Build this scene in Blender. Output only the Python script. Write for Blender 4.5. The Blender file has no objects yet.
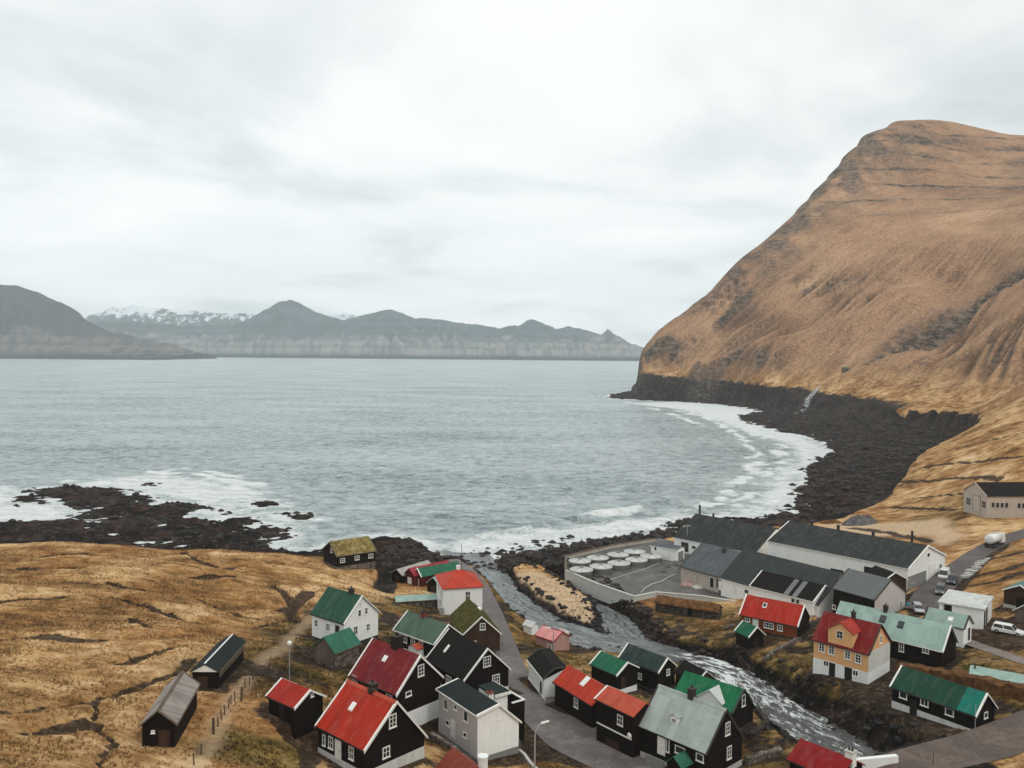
import bpy, math, random
import numpy as np
random.seed(7)
R = math.radians
scene = bpy.context.scene

# ------------------------------------------------------------------ camera, sky, sun, exposure
CAM = np.array([0.0, 0.0, 60.0]); F = 850.0
PIT = math.atan(33 / 850); ROLL = R(0.5)
cam_d = bpy.data.cameras.new('camera'); cam = bpy.data.objects.new('camera', cam_d)
scene.collection.objects.link(cam); scene.camera = cam
cam_d.sensor_width = 36.0; cam_d.lens = 36.0 * F / 1024
cam_d.clip_start = 1.0; cam_d.clip_end = 40000.0
vF = np.array([0, math.cos(PIT), -math.sin(PIT)]); _u = np.cross([1.0, 0, 0], vF)
vR = np.array([1.0, 0, 0]) * math.cos(ROLL) + _u * math.sin(ROLL); vU = np.cross(vR, vF)
from mathutils import Matrix, Vector
cam.matrix_world = Matrix(((vR[0], vU[0], -vF[0], CAM[0]), (vR[1], vU[1], -vF[1], CAM[1]),
                           (vR[2], vU[2], -vF[2], CAM[2]), (0, 0, 0, 1)))
SUN_EL, SUN_AZ = R(50), R(140)          # azimuth clockwise from +Y: the light comes from behind right
world = bpy.data.worlds.new('World'); scene.world = world; world.use_nodes = True
wn, wl = world.node_tree.nodes, world.node_tree.links
wn.clear()
w_out = wn.new('ShaderNodeOutputWorld'); w_bg = wn.new('ShaderNodeBackground')
w_sky = wn.new('ShaderNodeTexSky'); w_sky.sky_type = 'NISHITA'; w_sky.sun_disc = False
w_sky.sun_elevation = SUN_EL; w_sky.sun_rotation = SUN_AZ
tc = wn.new('ShaderNodeTexCoord')
sp = wn.new('ShaderNodeSeparateXYZ'); wl.new(tc.outputs['Generated'], sp.inputs[0])
def wmath(op, a, b=None, c=None):
    n = wn.new('ShaderNodeMath'); n.operation = op
    for i, v in enumerate((a, b, c)):
        if v is None: continue
        if isinstance(v, (int, float)): n.inputs[i].default_value = v
        else: wl.new(v, n.inputs[i])
    return n.outputs[0]
zz = wmath('ADD', wmath('MAXIMUM', sp.outputs[2], 0.0), 0.13)
cx = wmath('DIVIDE', sp.outputs[0], zz); cy = wmath('DIVIDE', sp.outputs[1], zz)
cv = wn.new('ShaderNodeCombineXYZ'); wl.new(cx, cv.inputs[0]); wl.new(cy, cv.inputs[1])
n1 = wn.new('ShaderNodeTexNoise'); n1.inputs['Scale'].default_value = 0.75; n1.inputs['Detail'].default_value = 6
n1.inputs['Roughness'].default_value = 0.5; n1.inputs['Distortion'].default_value = 0.35
wl.new(cv.outputs[0], n1.inputs['Vector'])
n2 = wn.new('ShaderNodeTexNoise'); n2.inputs['Scale'].default_value = 0.28; n2.inputs['Detail'].default_value = 3
wl.new(cv.outputs[0], n2.inputs['Vector'])
cl = wmath('ADD', wmath('MULTIPLY', n1.outputs[0], 0.62), wmath('MULTIPLY', n2.outputs[0], 0.38))
ramp = wn.new('ShaderNodeValToRGB'); wl.new(cl, ramp.inputs[0])
e = ramp.color_ramp.elements
e[0].position = 0.38; e[0].color = (0.53, 0.58, 0.59, 1)
e[1].position = 0.60; e[1].color = (0.94, 0.945, 0.935, 1)
m_ = ramp.color_ramp.elements.new(0.49); m_.color = (0.82, 0.84, 0.84, 1)
mixs = wn.new('ShaderNodeMix'); mixs.data_type = 'RGBA'; mixs.inputs[0].default_value = 0.94
skm = wn.new('ShaderNodeMix'); skm.data_type = 'RGBA'; skm.blend_type = 'MULTIPLY'; skm.inputs[0].default_value = 1
wl.new(w_sky.outputs[0], skm.inputs[6]); skm.inputs[7].default_value = (0.8, 0.8, 0.8, 1)
wl.new(skm.outputs[2], mixs.inputs[6])
cs = wn.new('ShaderNodeMix'); cs.data_type = 'RGBA'; cs.blend_type = 'MULTIPLY'; cs.inputs[0].default_value = 1
wl.new(ramp.outputs[0], cs.inputs[6]); cs.inputs[7].default_value = (12.9, 12.9, 12.8, 1)
wl.new(cs.outputs[2], mixs.inputs[7])
wl.new(mixs.outputs[2], w_bg.inputs[0]); w_bg.inputs[1].default_value = 0.1
wl.new(w_bg.outputs[0], w_out.inputs[0])
sun_d = bpy.data.lights.new('sun', 'SUN'); sun_d.energy = 1.0; sun_d.angle = R(14); sun_d.color = (1, 0.96, 0.9)
sun = bpy.data.objects.new('sun', sun_d); scene.collection.objects.link(sun)
sdir = Vector((math.sin(SUN_AZ) * math.cos(SUN_EL), math.cos(SUN_AZ) * math.cos(SUN_EL), math.sin(SUN_EL)))
sun.rotation_euler = sdir.to_track_quat('Z', 'Y').to_euler()
vs = scene.view_settings
scene.display_settings.display_device = 'sRGB'
vs.view_transform = 'Standard'; vs.look = 'None'; vs.gamma = 1.0; vs.exposure = 0.0; vs.use_curve_mapping = False
scene.render.engine = 'CYCLES'
scene.cycles.max_bounces = 8; scene.cycles.diffuse_bounces = 3; scene.cycles.glossy_bounces = 3
scene.cycles.volume_bounces = 6; scene.cycles.use_denoising = True
scene.cycles.caustics_reflective = False; scene.cycles.caustics_refractive = False

# ------------------------------------------------------------------ helpers
COL = scene.collection
def lin(r, g, b):
    def f(c):
        c /= 255.0
        return c / 12.92 if c <= 0.04045 else ((c + 0.055) / 1.055) ** 2.4
    return (f(r), f(g), f(b), 1.0)
def ray(px, py):
    return vF + vR * (px - 512) / F - vU * (py - 384) / F
def atz(px, py, z):                     # point of the photograph at a known height
    d = ray(px, py); return CAM + d * (z - 60) / d[2]
def aty(px, py, y):                     # ... at a known distance
    d = ray(px, py); return CAM + d * y / d[1]

rng = np.random.RandomState(3)
_perm = rng.permutation(256); _perm = np.concatenate([_perm, _perm, _perm])
_ga = rng.rand(256) * 2 * np.pi; _gx, _gy = np.cos(_ga), np.sin(_ga)
def perlin(x, y, seed=0):
    x = np.asarray(x, float) + seed * 17.31; y = np.asarray(y, float) + seed * 9.77
    xi = np.floor(x).astype(np.int64); yi = np.floor(y).astype(np.int64)
    xf = x - xi; yf = y - yi
    u = xf * xf * xf * (xf * (xf * 6 - 15) + 10); v = yf * yf * yf * (yf * (yf * 6 - 15) + 10)
    xi &= 255; yi &= 255
    def g(ix, iy, dx, dy):
        h = _perm[(_perm[ix & 255] + iy) & 255]
        return _gx[h] * dx + _gy[h] * dy
    a = g(xi, yi, xf, yf); b = g(xi + 1, yi, xf - 1, yf)
    c = g(xi, yi + 1, xf, yf - 1); d = g(xi + 1, yi + 1, xf - 1, yf - 1)
    return (a + u * (b - a) + v * ((c + u * (d - c)) - (a + u * (b - a)))) * 1.5
def fbm(x, y, o=4, seed=0, gain=0.5):
    s = 0; a = 1.0; t = 0
    for i in range(o):
        s = s + a * perlin(x * 2 ** i, y * 2 ** i, seed + i * 5); t += a; a *= gain
    return s / t
def ridged(x, y, o=4, seed=0, gain=0.5):
    s = 0; a = 1.0; t = 0
    for i in range(o):
        s = s + a * (1 - np.abs(perlin(x * 2 ** i, y * 2 ** i, seed + i * 5))) ** 2; t += a; a *= gain
    return s / t
def sstep(a, b, x):
    t = np.clip((x - a) / (b - a), 0, 1); return t * t * (3 - 2 * t)
def seg_dist(x, y, P, closed=False):    # distance to a polyline, and where along it
    best = np.full(np.shape(x), 1e18); tt = np.zeros(np.shape(x))
    n = len(P)
    for i in range(n if closed else n - 1):
        ax, ay = P[i][:2]; bx, by = P[(i + 1) % n][:2]
        dx, dy = bx - ax, by - ay; L2 = dx * dx + dy * dy + 1e-9
        t = np.clip(((x - ax) * dx + (y - ay) * dy) / L2, 0, 1)
        d = (x - ax - t * dx) ** 2 + (y - ay - t * dy) ** 2
        m = d < best; best = np.where(m, d, best); tt = np.where(m, i + t, tt)
    return np.sqrt(best), tt
def inside(x, y, P):
    r = np.zeros(np.shape(x), bool); n = len(P)
    for i in range(n):
        ax, ay = P[i][:2]; bx, by = P[(i + 1) % n][:2]
        if ay == by: continue
        c = ((ay > y) != (by > y)) & (x < (bx - ax) * (y - ay) / (by - ay) + ax)
        r ^= c
    return r
def sdist(x, y, P):
    d, _ = seg_dist(x, y, P, True); return np.where(inside(x, y, P), d, -d)

# ------------------------------------------------------------------ tagging
def tag(o, label=None, cat=None, group=None, kind=None):
    if label: o['label'] = label
    if cat: o['category'] = cat
    if group: o['group'] = group
    if kind: o['kind'] = kind
    return o
def empty(name, loc, rz=0.0, label=None, cat=None, group=None):
    o = bpy.data.objects.new(name, None); COL.objects.link(o)
    o.location = [float(v) for v in loc]; o.rotation_euler = (0, 0, rz); o.empty_display_size = 0.5
    return tag(o, label, cat, group)
def np_mesh(name, V, Fq, mat, smooth=True, attrs=None, parent=None):
    me = bpy.data.meshes.new(name)
    V = np.asarray(V, np.float32); Fq = np.asarray(Fq, np.int32)
    k = Fq.shape[1]
    me.vertices.add(len(V)); me.vertices.foreach_set('co', V.ravel())
    me.loops.add(Fq.size); me.loops.foreach_set('vertex_index', Fq.ravel())
    me.polygons.add(len(Fq)); me.polygons.foreach_set('loop_start', np.arange(0, Fq.size, k, dtype=np.int32))
    me.polygons.foreach_set('loop_total', np.full(len(Fq), k, np.int32))
    me.polygons.foreach_set('use_smooth', np.full(len(Fq), smooth, bool))
    for an, av in (attrs or {}).items():
        a = me.attributes.new(an, 'FLOAT', 'POINT'); a.data.foreach_set('value', np.asarray(av, np.float32).ravel())
    me.update(); me.validate()
    if mat: me.materials.append(mat)
    o = bpy.data.objects.new(name, me); COL.objects.link(o)
    if parent: o.parent = parent
    return o
class MB:
    """collects shapes and links them as one mesh"""
    def __init__(s): s.v = []; s.f = []
    def add(s, vs, fs):
        n = len(s.v); s.v += [tuple(map(float, p)) for p in vs]; s.f += [tuple(i + n for i in f) for f in fs]; return s
    def box(s, x0, x1, y0, y1, z0, z1):
        return s.add([(x0, y0, z0), (x1, y0, z0), (x1, y1, z0), (x0, y1, z0), (x0, y0, z1), (x1, y0, z1), (x1, y1, z1), (x0, y1, z1)],
                     [(0, 3, 2, 1), (4, 5, 6, 7), (0, 1, 5, 4), (1, 2, 6, 5), (2, 3, 7, 6), (3, 0, 4, 7)])
    def prism(s, prof, a, b, f):        # closed profile swept from a to b; f(p, q, t) gives the point
        n = len(prof)
        vs = [f(p, q, a) for p, q in prof] + [f(p, q, b) for p, q in prof]
        return s.add(vs, [tuple(range(n - 1, -1, -1)), tuple(range(n, 2 * n))] + [(i, (i + 1) % n, (i + 1) % n + n, i + n) for i in range(n)])
    def hexa(s, lo, hi):                # eight corners: lower four, upper four
        return s.add(list(lo) + list(hi), [(3, 2, 1, 0), (4, 5, 6, 7), (0, 1, 5, 4), (1, 2, 6, 5), (2, 3, 7, 6), (3, 0, 4, 7)])
    def tube(s, pts, r, n=8):
        pts = [Vector([float(c) for c in p]) for p in pts]; rs = r if isinstance(r, (list, tuple)) else [r] * len(pts)
        vs = []; fs = []
        for i, p in enumerate(pts):
            d = (pts[min(i + 1, len(pts) - 1)] - pts[max(i - 1, 0)]).normalized()
            a = d.cross(Vector((0, 0, 1)) if abs(d.z) < 0.9 else Vector((1, 0, 0))).normalized(); b = d.cross(a)
            for k in range(n):
                t = 2 * math.pi * k / n; vs.append(p + (a * math.cos(t) + b * math.sin(t)) * rs[i])
        for i in range(len(pts) - 1):
            for k in range(n):
                fs.append((i * n + k, i * n + (k + 1) % n, (i + 1) * n + (k + 1) % n, (i + 1) * n + k))
        fs.append(tuple(range(n - 1, -1, -1))); fs.append(tuple(range((len(pts) - 1) * n, len(pts) * n)))
        return s.add(vs, fs)
    def lathe(s, prof, n=16, c=(0, 0, 0), ax='z'):
        vs = []; fs = []; m = len(prof)
        for r_, z_ in prof:
            for k in range(n):
                t = 2 * math.pi * k / n; p = (r_ * math.cos(t), r_ * math.sin(t), z_)
                if ax == 'y': p = (p[0], p[2], p[1])
                if ax == 'x': p = (p[2], p[0], p[1])
                vs.append((p[0] + c[0], p[1] + c[1], p[2] + c[2]))
        for i in range(m - 1):
            for k in range(n): fs.append((i * n + k, i * n + (k + 1) % n, (i + 1) * n + (k + 1) % n, (i + 1) * n + k))
        fs.append(tuple(range(n - 1, -1, -1))); fs.append(tuple(range((m - 1) * n, m * n)))
        return s.add(vs, fs)
    def build(s, name, mat, parent=None, smooth=False, bevel=0.0):
        me = bpy.data.meshes.new(name); me.from_pydata(s.v, [], s.f); me.validate()
        import bmesh
        bm = bmesh.new(); bm.from_mesh(me); bmesh.ops.recalc_face_normals(bm, faces=bm.faces)
        if bevel: bmesh.ops.bevel(bm, geom=list(bm.edges), offset=bevel, segments=1, affect='EDGES', clamp_overlap=True)
        bm.to_mesh(me); bm.free()
        if smooth: me.polygons.foreach_set('use_smooth', [True] * len(me.polygons))
        me.materials.append(mat)
        o = bpy.data.objects.new(name, me); COL.objects.link(o)
        if parent: o.parent = parent
        return o
def copy_tree(o, parent=None):
    c = o.copy(); COL.objects.link(c)
    if parent: c.parent = parent
    for ch in [q for q in o.children]: copy_tree(ch, c)
    return c

# ------------------------------------------------------------------ materials
class NT:
    def __init__(s, name):
        s.m = bpy.data.materials.new(name); s.m.use_nodes = True
        s.t = s.m.node_tree; s.n = s.t.nodes; s.l = s.t.links
        s.b = s.n['Principled BSDF']; s.out = s.n['Material Output']
    def put(s, sock, v):
        if isinstance(v, (int, float)): sock.default_value = v
        elif isinstance(v, tuple): sock.default_value = v
        else: s.l.new(v, sock)
    def math(s, op, a, b=0.0, clamp=False):
        n = s.n.new('ShaderNodeMath'); n.operation = op; n.use_clamp = clamp; s.put(n.inputs[0], a); s.put(n.inputs[1], b); return n.outputs[0]
    def coord(s, k='Object'): return s.n.new('ShaderNodeTexCoord').outputs[k]
    def mapped(s, scale, k='Object', rot=(0, 0, 0)):
        n = s.n.new('ShaderNodeMapping'); s.l.new(s.coord(k), n.inputs[0]); n.inputs['Scale'].default_value = scale; n.inputs['Rotation'].default_value = rot; return n.outputs[0]
    def noise(s, scale, detail=4, rough=0.55, vec=None, dist=0.0, out=0):
        n = s.n.new('ShaderNodeTexNoise'); n.inputs['Scale'].default_value = scale; n.inputs['Detail'].default_value = detail
        n.inputs['Roughness'].default_value = rough; n.inputs['Distortion'].default_value = dist
        s.l.new(vec if vec is not None else s.coord(), n.inputs['Vector']); return n.outputs[out]
    def ramp(s, x, stops):
        n = s.n.new('ShaderNodeValToRGB'); s.put(n.inputs[0], x); el = n.color_ramp.elements
        while len(el) < len(stops): el.new(0.5)
        for q, (p, c) in zip(el, stops): q.position = p; q.color = c if isinstance(c, tuple) else (c, c, c, 1)
        return n.outputs[0]
    def mix(s, f, a, b, mode='MIX'):
        n = s.n.new('ShaderNodeMix'); n.data_type = 'RGBA'; n.blend_type = mode; s.put(n.inputs[0], f); s.put(n.inputs[6], a); s.put(n.inputs[7], b); return n.outputs[2]
    def attr(s, name):
        n = s.n.new('ShaderNodeAttribute'); n.attribute_name = name; return n.outputs['Fac']
    def bump(s, h, strength=0.5, dist=0.1, prev=None):
        n = s.n.new('ShaderNodeBump'); n.inputs['Strength'].default_value = strength; n.inputs['Distance'].default_value = dist
        s.l.new(h, n.inputs['Height'])
        if prev is not None: s.l.new(prev, n.inputs['Normal'])
        return n.outputs[0]
    def vor(s, scale, vec=None, feat='F1', out='Distance', rand=1.0):
        n = s.n.new('ShaderNodeTexVoronoi'); n.feature = feat; n.inputs['Scale'].default_value = scale; n.inputs['Randomness'].default_value = rand
        s.l.new(vec if vec is not None else s.coord(), n.inputs['Vector']); return n.outputs[out]
    def fin(s, col, rough=0.8, normal=None, spec=0.3, metal=0.0):
        s.put(s.b.inputs['Base Color'], col); s.put(s.b.inputs['Roughness'], rough)
        s.b.inputs['Specular IOR Level'].default_value = spec; s.b.inputs['Metallic'].default_value = metal
        if normal is not None: s.l.new(normal, s.b.inputs['Normal'])
        return s.m
def mul(c, k): return (c[0] * k, c[1] * k, c[2] * k, 1.0)
def boards(name, c, pitch=0.16, worn=0.25, rough=0.75, horiz=False, lap=0.25):
    """painted or tarred boarding"""
    t = NT(name); s = t.n.new('ShaderNodeSeparateXYZ'); t.l.new(t.coord(), s.inputs[0])
    u = s.outputs[2] if horiz else t.math('ADD', s.outputs[0], s.outputs[1])
    fr = t.math('FRACT', t.math('DIVIDE', u, pitch))
    cell = t.math('FLOOR', t.math('DIVIDE', u, pitch))
    wn_ = t.n.new('ShaderNodeTexWhiteNoise'); wn_.noise_dimensions = '1D'; t.l.new(cell, wn_.inputs['W'])
    gap = t.ramp(fr, [(0.0, 0.0), (0.12, 1.0), (0.88, 1.0), (1.0, 0.0)])
    var = t.noise(0.7, 5, 0.6, t.mapped((1, 1, 0.35)))
    k = t.math('ADD', t.math('MULTIPLY', wn_.outputs[0], lap), t.math('MULTIPLY', var, 1.0 - lap))
    col = t.mix(t.ramp(k, [(0.3, 0.0), (0.72, 1.0)]), mul(c, 1 - worn), mul(c, 1 + worn))
    col = t.mix(t.math('MULTIPLY', t.ramp(t.noise(3.0, 5, 0.7, t.mapped((1, 1, 0.25))), [(0.55, 0.0), (0.8, 1.0)]), 0.5), col, mul(c, 0.55))
    return t.fin(col, rough, t.bump(gap, 0.35, 0.02), 0.1)
def render_wall(name, c, stain=0.3, dirt=(0.12, 0.10, 0.08, 1), rough=0.85, amt=0.5):
    t = NT(name)
    a = t.noise(0.5, 6, 0.65, t.mapped((1, 1, 0.5))); b = t.noise(2.5, 6, 0.7, t.mapped((1, 1, 0.18)))
    col = t.mix(t.ramp(a, [(0.3, 0.0), (0.75, 1.0)]), mul(c, 1 - stain * 0.5), c)
    col = t.mix(t.math('MULTIPLY', t.ramp(b, [(0.52, 0.0), (0.82, 1.0)]), amt), col, dirt)
    return t.fin(col, rough, t.bump(t.noise(14, 4), 0.12, 0.02), 0.25)
def metal_roof(name, c, pitch=0.32, worn=0.16, rust=0.0, rough=0.62, seam=0.5, sheet=1.9):
    """corrugated sheets, ribs running down the slope"""
    t = NT(name); s = t.n.new('ShaderNodeSeparateXYZ'); t.l.new(t.coord(), s.inputs[0])
    w = t.math('SINE', t.math('MULTIPLY', s.outputs[0], 2 * math.pi / pitch))
    cell = t.math('FLOOR', t.math('DIVIDE', t.math('ADD', s.outputs[0], 50.3), 0.9))
    row = t.math('FLOOR', t.math('DIVIDE', t.math('ADD', s.outputs[1], 40.7), sheet))
    wn_ = t.n.new('ShaderNodeTexWhiteNoise'); wn_.noise_dimensions = '2D'
    cb = t.n.new('ShaderNodeCombineXYZ'); t.l.new(cell, cb.inputs[0]); t.l.new(row, cb.inputs[1]); t.l.new(cb.outputs[0], wn_.inputs['Vector'])
    var = t.noise(0.45, 5, 0.6)
    k = t.math('ADD', t.math('MULTIPLY', wn_.outputs[0], 0.3), t.math('MULTIPLY', var, 0.7))
    col = t.mix(t.ramp(k, [(0.28, 0.0), (0.7, 1.0)]), mul(c, 1 - worn), mul(c, 1 + worn))
    fx = t.math('FRACT', t.math('DIVIDE', t.math('ADD', s.outputs[0], 50.3), 0.9))
    ln = t.ramp(fx, [(0.0, 1.0), (0.04, 0.0)])
    fy = t.math('FRACT', t.math('DIVIDE', t.math('ADD', s.outputs[1], 40.7), sheet))
    ly = t.ramp(fy, [(0.0, 1.0), (0.03, 0.0)])
    col = t.mix(t.math('MULTIPLY', t.math('MAXIMUM', ln, ly), seam * 0.5), col, mul(c, 0.45))
    st = t.ramp(t.noise(1.6, 6, 0.7, t.mapped((2.2, 0.35, 0.35))), [(0.5, 0.0), (0.8, 1.0)])
    col = t.mix(t.math('MULTIPLY', st, 0.35 if rust == 0 else rust), col, mul(c, 0.5) if rust == 0 else lin(96, 52, 34))
    fd = t.ramp(t.noise(0.9, 7, 0.75, t.mapped((1.2, 0.5, 0.5))), [(0.5, 0.0), (0.62, 1.0)])
    col = t.mix(t.math('MULTIPLY', fd, 0.3), col, t.mix(0.35, mul(c, 1.25), lin(150, 146, 138)))
    col = t.mix(t.math('MULTIPLY', t.ramp(t.noise(2.6, 7, 0.8), [(0.56, 0.0), (0.66, 1.0)]), 0.4), col, t.mix(0.5, mul(c, 0.5), lin(58, 52, 38)))
    rib = t.math('MULTIPLY', t.math('ADD', w, 1.0), 0.09)
    col = t.mix(rib, col, mul(c, 0.45))
    return t.fin(col, t.math('ADD', t.math('MULTIPLY', var, 0.3), rough - 0.12), t.bump(w, 0.3, 0.02), 0.18)
def felt(name, c, worn=0.25):
    t = NT(name); a = t.noise(0.5, 6, 0.65, t.mapped((1, 0.6, 0.6))); b = t.noise(6, 5, 0.7)
    s = t.n.new('ShaderNodeSeparateXYZ'); t.l.new(t.coord(), s.inputs[0])
    fx = t.math('FRACT', t.math('DIVIDE', t.math('ADD', s.outputs[1], 40.3), 1.0))
    col = t.mix(t.ramp(a, [(0.3, 0.0), (0.72, 1.0)]), mul(c, 1 - worn), mul(c, 1 + worn))
    col = t.mix(t.math('MULTIPLY', t.ramp(b, [(0.5, 0.0), (0.75, 1.0)]), 0.35), col, mul(c, 1.9))
    col = t.mix(t.math('MULTIPLY', t.ramp(fx, [(0.0, 1.0), (0.06, 0.0)]), 0.4), col, mul(c, 0.5))
    return t.fin(col, 0.82, t.bump(b, 0.2, 0.02), 0.1)
def plain(name, c, rough=0.6, var=0.12, spec=0.35, metal=0.0):
    t = NT(name); a = t.noise(1.3, 5, 0.65)
    return t.fin(t.mix(t.ramp(a, [(0.3, 0.0), (0.75, 1.0)]), mul(c, 1 - var), mul(c, 1 + var)), rough, None, spec, metal)
def stone(name, scale=2.2, c0=lin(66, 58, 52), c1=lin(142, 132, 120), mortar=lin(48, 42, 38)):
    t = NT(name); v = t.mapped((1, 1, 1.5))
    d = t.vor(scale, v, 'DISTANCE_TO_EDGE'); cc = t.vor(scale, v, 'F1', 'Color')
    s = t.n.new('ShaderNodeSeparateColor'); t.l.new(cc, s.inputs[0])
    col = t.mix(s.outputs[0], c0, c1); col = t.mix(t.ramp(t.noise(5, 5), [(0.4, 0.0), (0.8, 0.6)]), col, mul(c0, 0.7))
    col = t.mix(t.ramp(d, [(0.0, 1.0), (0.07, 0.0)]), col, mortar)
    return t.fin(col, 0.9, t.bump(t.ramp(d, [(0.0, 0.0), (0.15, 1.0)]), 0.6, 0.06), 0.2)
def turf(name, stops):
    t = NT(name); a = t.noise(0.9, 6, 0.7); b = t.noise(9, 5, 0.7)
    k = t.math('ADD', t.math('MULTIPLY', a, 0.65), t.math('MULTIPLY', b, 0.35))
    return t.fin(t.ramp(k, stops), 0.95, t.bump(b, 0.8, 0.15), 0.1)
def glass(name):
    t = NT(name); a = t.noise(0.8, 3)
    return t.fin(t.mix(a, lin(20, 22, 24), lin(58, 64, 68)), 0.12, None, 0.5)
M = {}
M['white'] = boards('white_boards', lin(234, 236, 233), 0.2, 0.05, 0.6)
M['white_render'] = render_wall('white_render', lin(233, 235, 232), 0.2, lin(120, 116, 108), amt=0.35)
M['whitewash'] = render_wall('whitewashed_stone', lin(212, 212, 206), 0.4, lin(96, 88, 80), amt=0.6)
M['grey_boards'] = boards('grey_boards', lin(188, 185, 182), 0.15, 0.05, 0.6)
M['trim'] = plain('white_trim', lin(228, 228, 222), 0.6, 0.08)
M['tar'] = boards('tarred_boards', lin(25, 20, 18), 0.18, 0.3, 0.8)
M['tar_brown'] = boards('brown_boards', lin(62, 46, 37), 0.18, 0.35, 0.75)
M['darkred_wall'] = boards('oxblood_boards', lin(84, 30, 30), 0.18, 0.3, 0.75)
M['rust_wall'] = boards('rust_brown_boards', lin(124, 66, 40), 0.18, 0.25, 0.7)
M['ochre'] = boards('ochre_boards', lin(222, 172, 122), 0.16, 0.06, 0.65)
M['pinkwood'] = boards('pink_boards', lin(176, 138, 128), 0.18, 0.1, 0.7)
M['weathered'] = boards('weathered_boards', lin(104, 92, 82), 0.2, 0.35, 0.85)
M['shingle'] = boards('grey_weathered_planks', lin(142, 134, 128), 0.42, 0.3, 0.8)
M['concrete'] = render_wall('concrete', lin(186, 176, 164), 0.35, lin(84, 66, 52), amt=0.7)
M['conc_light'] = render_wall('pale_concrete', lin(188, 188, 182), 0.3, lin(110, 104, 96), amt=0.5)
M['conc_grey'] = render_wall('grey_concrete', lin(134, 134, 130), 0.3, lin(84, 80, 74), amt=0.5)
M['stone'] = stone('rubble_stone')
M['stone_dark'] = stone('dark_rubble_stone', 1.8, lin(44, 38, 35), lin(92, 84, 76), lin(28, 24, 22))
M['glass'] = glass('window_glass')
M['black'] = plain('black_paint', lin(26, 24, 24), 0.6)
M['iron'] = plain('dark_iron', lin(52, 46, 44), 0.6)
M['galv'] = plain('galvanised_steel', lin(170, 174, 174), 0.4, 0.1, 0.5, 0.3)
M['wood'] = boards('driftwood', lin(92, 80, 68), 0.2, 0.3, 0.9)
M['brick'] = plain('red_brick', lin(112, 58, 50), 0.9, 0.25)
RC = dict(r_red=lin(194, 48, 22), r_red2=lin(186, 44, 24), r_oxblood=lin(132, 26, 34), r_red_long=lin(204, 60, 32), r_coral=lin(210, 92, 66), r_hip=lin(212, 72, 48),
          r_crimson=lin(152, 20, 26), r_maroon=lin(134, 26, 26), r_dormer=lin(186, 60, 48), r_brown_red=lin(190, 46, 26), r_pink=lin(226, 152, 148),
          r_boatred=lin(180, 48, 66), r_green=lin(38, 88, 66), r_green2=lin(56, 122, 98), r_boatgreen=lin(46, 116, 88), r_green3=lin(22, 110, 78), r_bright=lin(14, 118, 74), r_greygreen=lin(86, 114, 94),
          r_deep=lin(40, 62, 58), r_darkgreen=lin(26, 76, 58), r_turq=lin(22, 126, 112), r_pale=lin(156, 182, 172), r_pale2=lin(148, 170, 160),
          r_grey=lin(164, 176, 170), r_white=lin(208, 210, 206), r_hall=lin(48, 54, 52), r_mid=lin(98, 104, 108), r_boatgrey=lin(178, 176, 168), r_turq2=lin(96, 150, 146))
for k, c in RC.items(): M[k] = metal_roof(k.replace('r_', 'roof_'), mul(c, 0.85 if max(c[:3]) > .3 and min(c[:3]) > .2 else 0.66), worn=0.18)
M['r_rust'] = metal_roof('rusty_roof', lin(126, 56, 40), rust=0.8)
M['f_black'] = felt('black_felt', lin(27, 25, 23)); M['f_slate'] = felt('dark_green_felt', lin(34, 42, 41)); M['f_grey'] = felt('grey_felt', lin(98, 102, 102), 0.12)
M['f_dark'] = felt('dark_grey_felt', lin(56, 61, 60)); M['f_strip'] = felt('pale_felt', lin(112, 112, 112))
M['t_green'] = turf('turf_green', [(0.3, lin(36, 40, 20)), (0.5, lin(72, 70, 34)), (0.7, lin(112, 100, 58))])
M['t_straw'] = turf('turf_straw', [(0.3, lin(52, 48, 24)), (0.45, lin(104, 92, 50)), (0.6, lin(160, 142, 96)), (0.8, lin(196, 178, 132))])
M['t_heath'] = turf('heath_bank', [(0.3, lin(46, 34, 24)), (0.48, lin(92, 64, 40)), (0.62, lin(134, 96, 60)), (0.8, lin(160, 128, 84))])

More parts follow.
